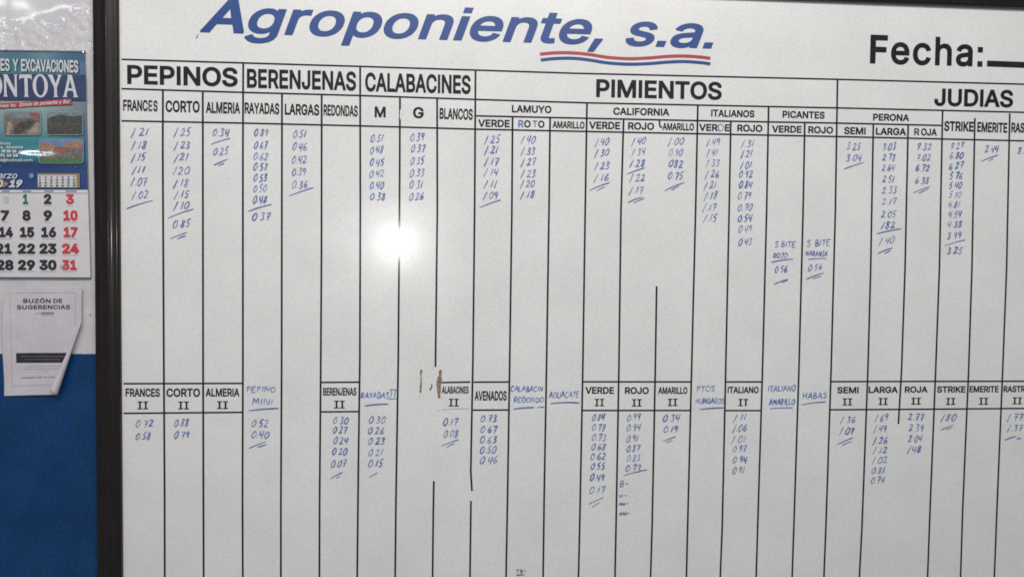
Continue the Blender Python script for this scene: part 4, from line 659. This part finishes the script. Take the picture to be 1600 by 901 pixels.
def photo(x0, y0, x1, y1, base, layers, lab):
    b = poly('photo_border', rrect(x0, y0, x1, y1, 4.2), YC2, bord, cover)
    f = poly('printed_photo', rrect(x0 + 1.3, y0 + 1.3, x1 - 1.3, y1 - 1.3, 3.4), YC2 - 0.0002, base, cover, lab)
    for i, (pts, m) in enumerate(layers):
        poly('printed_photo', [(x0 + a * (x1 - x0), y0 + c * (y1 - y0)) for a, c in pts], YC2 - 0.0003 - 0.00006 * i, m, cover)
conc = pm('grey_brown_photo', (0.09, 0.08, 0.075), (0.17, 0.15, 0.135), 150, sp=.3); dark = pm('dark_soil_photo', (0.035, 0.035, 0.035), (0.075, 0.07, 0.06), 140, sp=.4)
sandp = pm('sand_photo', (0.24, 0.19, 0.15), (0.36, 0.30, 0.24), 160, sp=.3); skyp = pm('blue_sky_photo', (0.10, 0.17, 0.32), (0.16, 0.23, 0.36), 60); orng = pm('orange_soil_photo', (0.26, 0.12, 0.075), (0.36, 0.20, 0.13), 160, sp=.3)
grass = pm('green_grass_photo', (0.05, 0.14, 0.045), (0.09, 0.20, 0.07), 160, sp=.3); redm = pm('red_machine_photo', (0.24, 0.05, 0.035), (0.32, 0.10, 0.07), 200, sp=.3); gsky = pm('grey_sky_photo', (0.20, 0.24, 0.26), (0.13, 0.16, 0.17), 90)
photo(5, 174, 64, 211.7, conc, [([(.03,.05),(.97,.05),(.97,.22),(.60,.30),(.03,.24)], gsky), ([(.28,.95),(.30,.62),(.48,.42),(.88,.36),(.75,.60),(.55,.85),(.42,.95)], dark),
      ([(.08,.95),(.12,.45),(.20,.40),(.25,.60),(.18,.95)], sandp), ([(.60,.95),(.92,.42),(.96,.50),(.96,.90),(.80,.95)], sandp), ([(.70,.08),(.96,.08),(.96,.28),(.72,.22)], redm)], 'printed photo of a dug concrete channel')
photo(72.4, 174.5, 130, 211.5, dark, [([(.03,.04),(.97,.04),(.97,.15),(.70,.20),(.35,.12),(.15,.22),(.03,.30)], gsky)], 'printed photo of dark ploughed ground')
photo(61.3, 217.2, 130.8, 255.8, conc, [([(.03,.04),(.97,.04),(.97,.34),(.03,.34)], skyp), ([(.03,.22),(.12,.16),(.30,.20),(.36,.34),(.30,.46),(.03,.42)], orng), ([(.55,.34),(.62,.16),(.80,.10),(.97,.14),(.97,.34),(.80,.40)], orng),
      ([(.34,.40),(.40,.30),(.60,.34),(.64,.50),(.50,.56),(.34,.50)], redm), ([(.03,.82),(.97,.80),(.97,.97),(.03,.97)], grass), ([(.25,.45),(.32,.42),(.33,.62),(.24,.66)], sandp)], 'printed photo of red diggers before orange rock')
for t, x0, x1, y, h in [('Tlfnos', -8, 17, 226.3, 4.2), ('Dalias, Almeria', -16, 36, 232.2, 4.2), ('98 58 24', 2.5, 26, 238.8, 4.6), ('91 66 28', 1, 29, 245.4, 4.6), ('angel@hotmail.com', -14, 52, 252.4, 4.4)]:
    ct('contact_line', t, x0, y, x1, y, h, wht)
ct('month_name', 'marzo', -16, 279.2, 26, 279, 9.6, wht, shear=.3, label='white slanted month name'); ct('year_number', '19', 13.5, 293, 33, 292.8, 11.6, wht, shear=.3); ct('year_number', '20', -14, 293.1, 3, 293, 11.6, wht, shear=.3)
poly('year_flash', [(2,292.5),(1,285.5),(8,283.4),(13,286),(11.5,290),(6,292.8)], YC2, orng, cover)
poly('moon_mark', [(49.2 + 4 * math.cos(k * .5), 274.6 + 4 * math.sin(k * .5)) for k in range(12)], YC2, pm('pale_blue_print', (0.16, 0.26, 0.48)), cover)
gold = pm('gold_print', (0.28, 0.20, 0.075)); poly('mini_month', [(58.5,270.8),(124.6,271),(124.8,293.4),(58.8,293)], YC1, gold, cover)
poly('mini_month', [(59.2,273.4),(119.4,273.6),(119.6,292.8),(59.4,292.4)], YC2, wht, cover)
for r in range(4):
    for c in range(7):
        n_ = r * 7 + c + 1
        x = 62.5 + c * 8.9; y = 278 + r * 4.5
        if n_ <= 28: ct('mini_number', str(n_), x - (1.2 if n_ < 10 else 2.1), y, x + (1.2 if n_ < 10 else 2.1), y, 2.9, redp if (r, c) in ((0, 3), (2, 3)) else black_p)
# every print on the cover follows the sheet's bulge
def cov_off(p): return 0.0022 * math.exp(-((p.z - ridge.z) / 0.015) ** 2) * math.exp(-((p.x - ridge.x) / 0.07) ** 2)
for x, y in ((1, 260.5), (119, 260.5), (130, 81.5)):
    o = ribbon('staple', [(x - 1.2, y + .6), (x + 1.4, y - .6)], 1.2, YC3, mat('staple_steel', (0.7, 0.7, 0.72), 0.2, 0.5, metal=1.0), cover)
for o in cover.children:
    me = o.data
    if not o.name.startswith(('photo_border', 'printed_photo')): 
        for v in me.vertices: v.co.y -= cov_off(v.co) * 1.02 + 0.0002
        continue
    bm = bmesh.new(); bm.from_mesh(me)
    for _ in range(3): bmesh.ops.subdivide_edges(bm, edges=[e for e in bm.edges if e.calc_length() > 0.004], cuts=1, use_grid_fill=False); bmesh.ops.triangulate(bm, faces=bm.faces[:])
    for v in bm.verts: v.co.y -= cov_off(v.co) * 1.02 + 0.0002
    bm.to_mesh(me); bm.free()
# the month pad print
pad = [o for o in cal.children if o.name.startswith('month_pad')][0]
YP = YK - 0.0026
poly('pad_rule', [(-109,301.2),(60,301.0),(137.3,301.6),(137.3,302.2),(60,301.8),(-109,301.9)], YP, pm('grey_rule_print', (0.12, 0.12, 0.14), coat=0), pad)
tagm = pm('grey_day_print', (0.22, 0.23, 0.28), coat=0)
for x0, x1 in ((-65,-52),(-31,-18),(3,15),(35,48.5),(69,83.5),(102.6,119.6)): poly('day_name_tab', [(x0,297.6),(x1,297.7),(x1,300),(x0,299.8)], YP, tagm, pad)
def num(t, x0, x1, yb, h, m):
    letters('day_number', t, (x0, yb), (x1, yb + .15), h, YP, m, pad)
    poly('saint_day_line', [(max(x0, x0 + 1), yb + 1.9), (x1 - 1, yb + 2), (x1 - 1, yb + 2.6), (x0 + 1, yb + 2.5)], YP, saint_m, pad)
saint_m = pm('pink_grey_print', (0.30, 0.25, 0.27), coat=0)
num('1', 35.8, 44, 319, 15.2, grn); num('2', 68.4, 80.5, 319, 15.3, black_p); num('3', 103, 115.6, 319, 15.3, red_n)
xs = {4: (-93, -80), 5: (-64, -51), 6: (-30, -17)}
for r in range(4):
    for c in range(7):
        n_ = 4 + r * 7 + c; yb = (344.8, 370.8, 396.5, 422)[r]
        if c < 3: x0, x1 = xs[4 + c]; x0 -= 6 if n_ > 9 else 0; x1 += 6 if n_ > 9 else 0
        elif c == 3: x0, x1 = [(1.2, 14.4), (-1.5, 20.4), (-6, 18.4), (-5.5, 21.4)][r]
        elif c == 4: x0, x1 = [(35, 48), (31, 53.6), (28, 55), (28, 55)][r]
        elif c == 5: x0, x1 = [(68, 81.6), (64.6, 87.8), (61.6, 88.6), (61.6, 88.6)][r]
        else: x0, x1 = [(99, 121.6), (99.4, 121.5), (97, 123.6), (97.3, 120)][r]
        num(str(n_), x0, x1, yb, 15.7, red_n if c == 6 else black_p)
letters('day_number', '28', (6, 318), (14, 318), 11, YP, pm('pale_green_print', (0.42, 0.50, 0.45), coat=0), pad)
ring = [(98.2 + 3.7 * math.cos(k * math.pi / 8), 417.6 + 3.7 * math.sin(k * math.pi / 8)) for k in range(17)]
ribbon('ring_mark', ring, 0.9, YP - 0.0003, pm('ring_grey', (0.25, 0.22, 0.24), coat=0), pad)

# ================================================================== THE NOTICE
nt = empty('suggestion_notice')
tag(nt, 'curling white paper notice for a suggestion box, stuck below the calendar', 'notice')
XL_, XRr, YTp, YBt = 8.0, 131.0, 447.0, 617.0
A0 = Vector((131.0, 503.0)); Dn = Vector((-41, 109)).normalized(); Nn = Vector((109, 41)).normalized()
def sheet_pt(px, py, off=0.0):
    """flat sheet pixel -> curled 3D point"""
    q = Vector((px, py)); rel = q - A0; s = rel.dot(Dn); d = rel.dot(Nn)
    base_y = YW - 0.003
    u = (px - XL_) / (XRr - XL_); v = (py - YTp) / (YBt - YTp)
    lift = 0.0035 + 0.011 * max(0, u - 0.35) ** 1.4 + 0.004 * v * u + 0.0025 * max(0, .15 - u) / .15 * (1 + math.sin(v * 5))
    if s > 0 and d > 0:
        r = 0.058 * s + 0.25; th = min(d / r, 6.6); rr = r * (1 - 0.02 * th)
        qq = A0 + Dn * s + Nn * (rr * math.sin(th)); up = rr * (1 - math.cos(th)) * MM
        p = P(qq.x, qq.y, YW); p.y = YW - lift - up
    else:
        p = P(px, py, YW); p.y = YW - lift
    p.y -= off; return p
def edge_map(u, v):
    x = XL_ + (XRr - XL_) * u; y = YTp + (YBt - YTp) * v
    # left edge runs in at the top corner, top-left corner is folded round
    x += (1 - u) ** 3 * (7.5 * max(0, 1 - v / .16) ** 1.5 + 2.2 * max(0, 1 - v / .4) - 1.6 * math.sin(min(1, v * 1.15) * math.pi))
    y += (1 - v) ** 4 * (max(0, .2 - u) / .2) ** 2 * 7.5 + (1 - v) * (1 - u) * 1.0
    y += v * 1.0 * (1 - u) - v * 3.0 * u
    return x, y
nx, ny = 90, 110; vs = []; fs = []
for j in range(ny + 1):
    for i in range(nx + 1): vs.append(sheet_pt(*edge_map(i / nx, j / ny)))
for j in range(ny):
    for i in range(nx): a = j * (nx + 1) + i; fs.append((a, a + nx + 1, a + nx + 2, a + 1))
npaper = mat('notice_paper', (0.54, 0.50, 0.535), 0.6, 0.3)
L(npaper, mult(npaper, mottle(npaper, 30, (0.52, 0.485, 0.52), (0.57, 0.53, 0.565)), speckle(npaper, 330, 0.10)), bsdf(npaper).inputs['Base Color'])
sheet = link('paper_sheet', vs, fs, npaper, nt, True)
sheet.modifiers.new('thickness', 'SOLIDIFY').thickness = 0.00018
def on_sheet(o, off=0.0006):
    """lay a flat printed mesh (built at photo pixels on the wall plane) onto the curled sheet"""
    inv = RW.transposed()
    for v in o.data.vertices:
        d = inv @ (v.co - Vector((0, -DIST, EYE))); px = CX + d.x / -d.z * FPX; py = CY - d.y / -d.z * FPX
        v.co = sheet_pt(px, py, off)
    o.data.update(); return o
npr = pm('dark_violet_print', (0.055, 0.035, 0.075), coat=0); ngr = pm('grey_print', (0.22, 0.20, 0.23), coat=0); nbk = pm('black_bar_print', (0.020, 0.018, 0.022), (0.035, 0.032, 0.036), coat=0); npale = pm('pale_grey_print', (0.42, 0.39, 0.43), coat=0)
def nl(name, t, x0, y0, x1, y1, h, m, **k):
    k2 = dict(k); o = letters(name, t, (x0, y0), (x1, y1), h, YW, m, sheet, track=k2.pop('track', 60), **k2); on_sheet(o, k2.get('off', 0.0006)); return o
def z2(a, b): return (a / 4.29, 430 + b / 4.29)
nl('notice_title', 'BUZÓN', *z2(164,184), *z2(350,184), 6.2, npr, label='printed heading BUZON'); nl('notice_title', 'DE', *z2(369,183), *z2(430,183), 6.2, npr)
nl('notice_title', 'SUGERENCIAS', *z2(122,227), *z2(484,224), 6.4, npr, label='printed heading SUGERENCIAS')
def nrib(name, a, b, w_, m, seg=14):
    pts = [(a[0] + (b[0] - a[0]) * i / seg, a[1] + (b[1] - a[1]) * i / seg) for i in range(seg + 1)]
    return on_sheet(ribbon(name, pts, w_, YW, m, sheet))
nrib('notice_rule', z2(285,252), z2(372,251), 2.6, ngr); nrib('notice_rule', z2(245,254), z2(285,254), 1.2, npale); nrib('notice_rule', z2(287,265), z2(370,264), 1.4, npale)
for a, b in ((z2(78,118), z2(520,113)), (z2(78,118), z2(90,738)), (z2(520,113), z2(522,330)), (z2(90,738), z2(372,728))): nrib('border_rule', a, b, 0.55, npale)
nrib('black_bar', z2(117,551), z2(474,547), 14.8, nbk, 40)
for k, (xa, xb) in enumerate(((150, 440), (175, 420))): nrib('bar_text_line', z2(xa, 541 + 20 * k), z2(xb, 539 + 20 * k), 0.7, npr)
for o in [c for c in sheet.children if c.name.startswith('bar_text_line')]:
    o.data.materials[0] = ngr
    for v in o.data.vertices: v.co.y -= 0.0002
for y_, xa, xb, w_, m in ((608,190,420,.8,npale), (625,175,430,.8,npale), (640,300,345,.6,npale)): nrib('small_print_line', z2(xa, y_), z2(xb, y_ - 4), w_, m)
nl('small_print', 'APRENDER PARA TU MARCA', *z2(148,689), *z2(400,680), 2.2, ngr)
# tiny nick on the wall
poly('wall_mark', [(139.5,490.5),(141.5,489.5),(142,493),(140.5,494)], YW - 0.0015, mat('pencil_mark', (0.2, 0.19, 0.2), 0.7), wall)
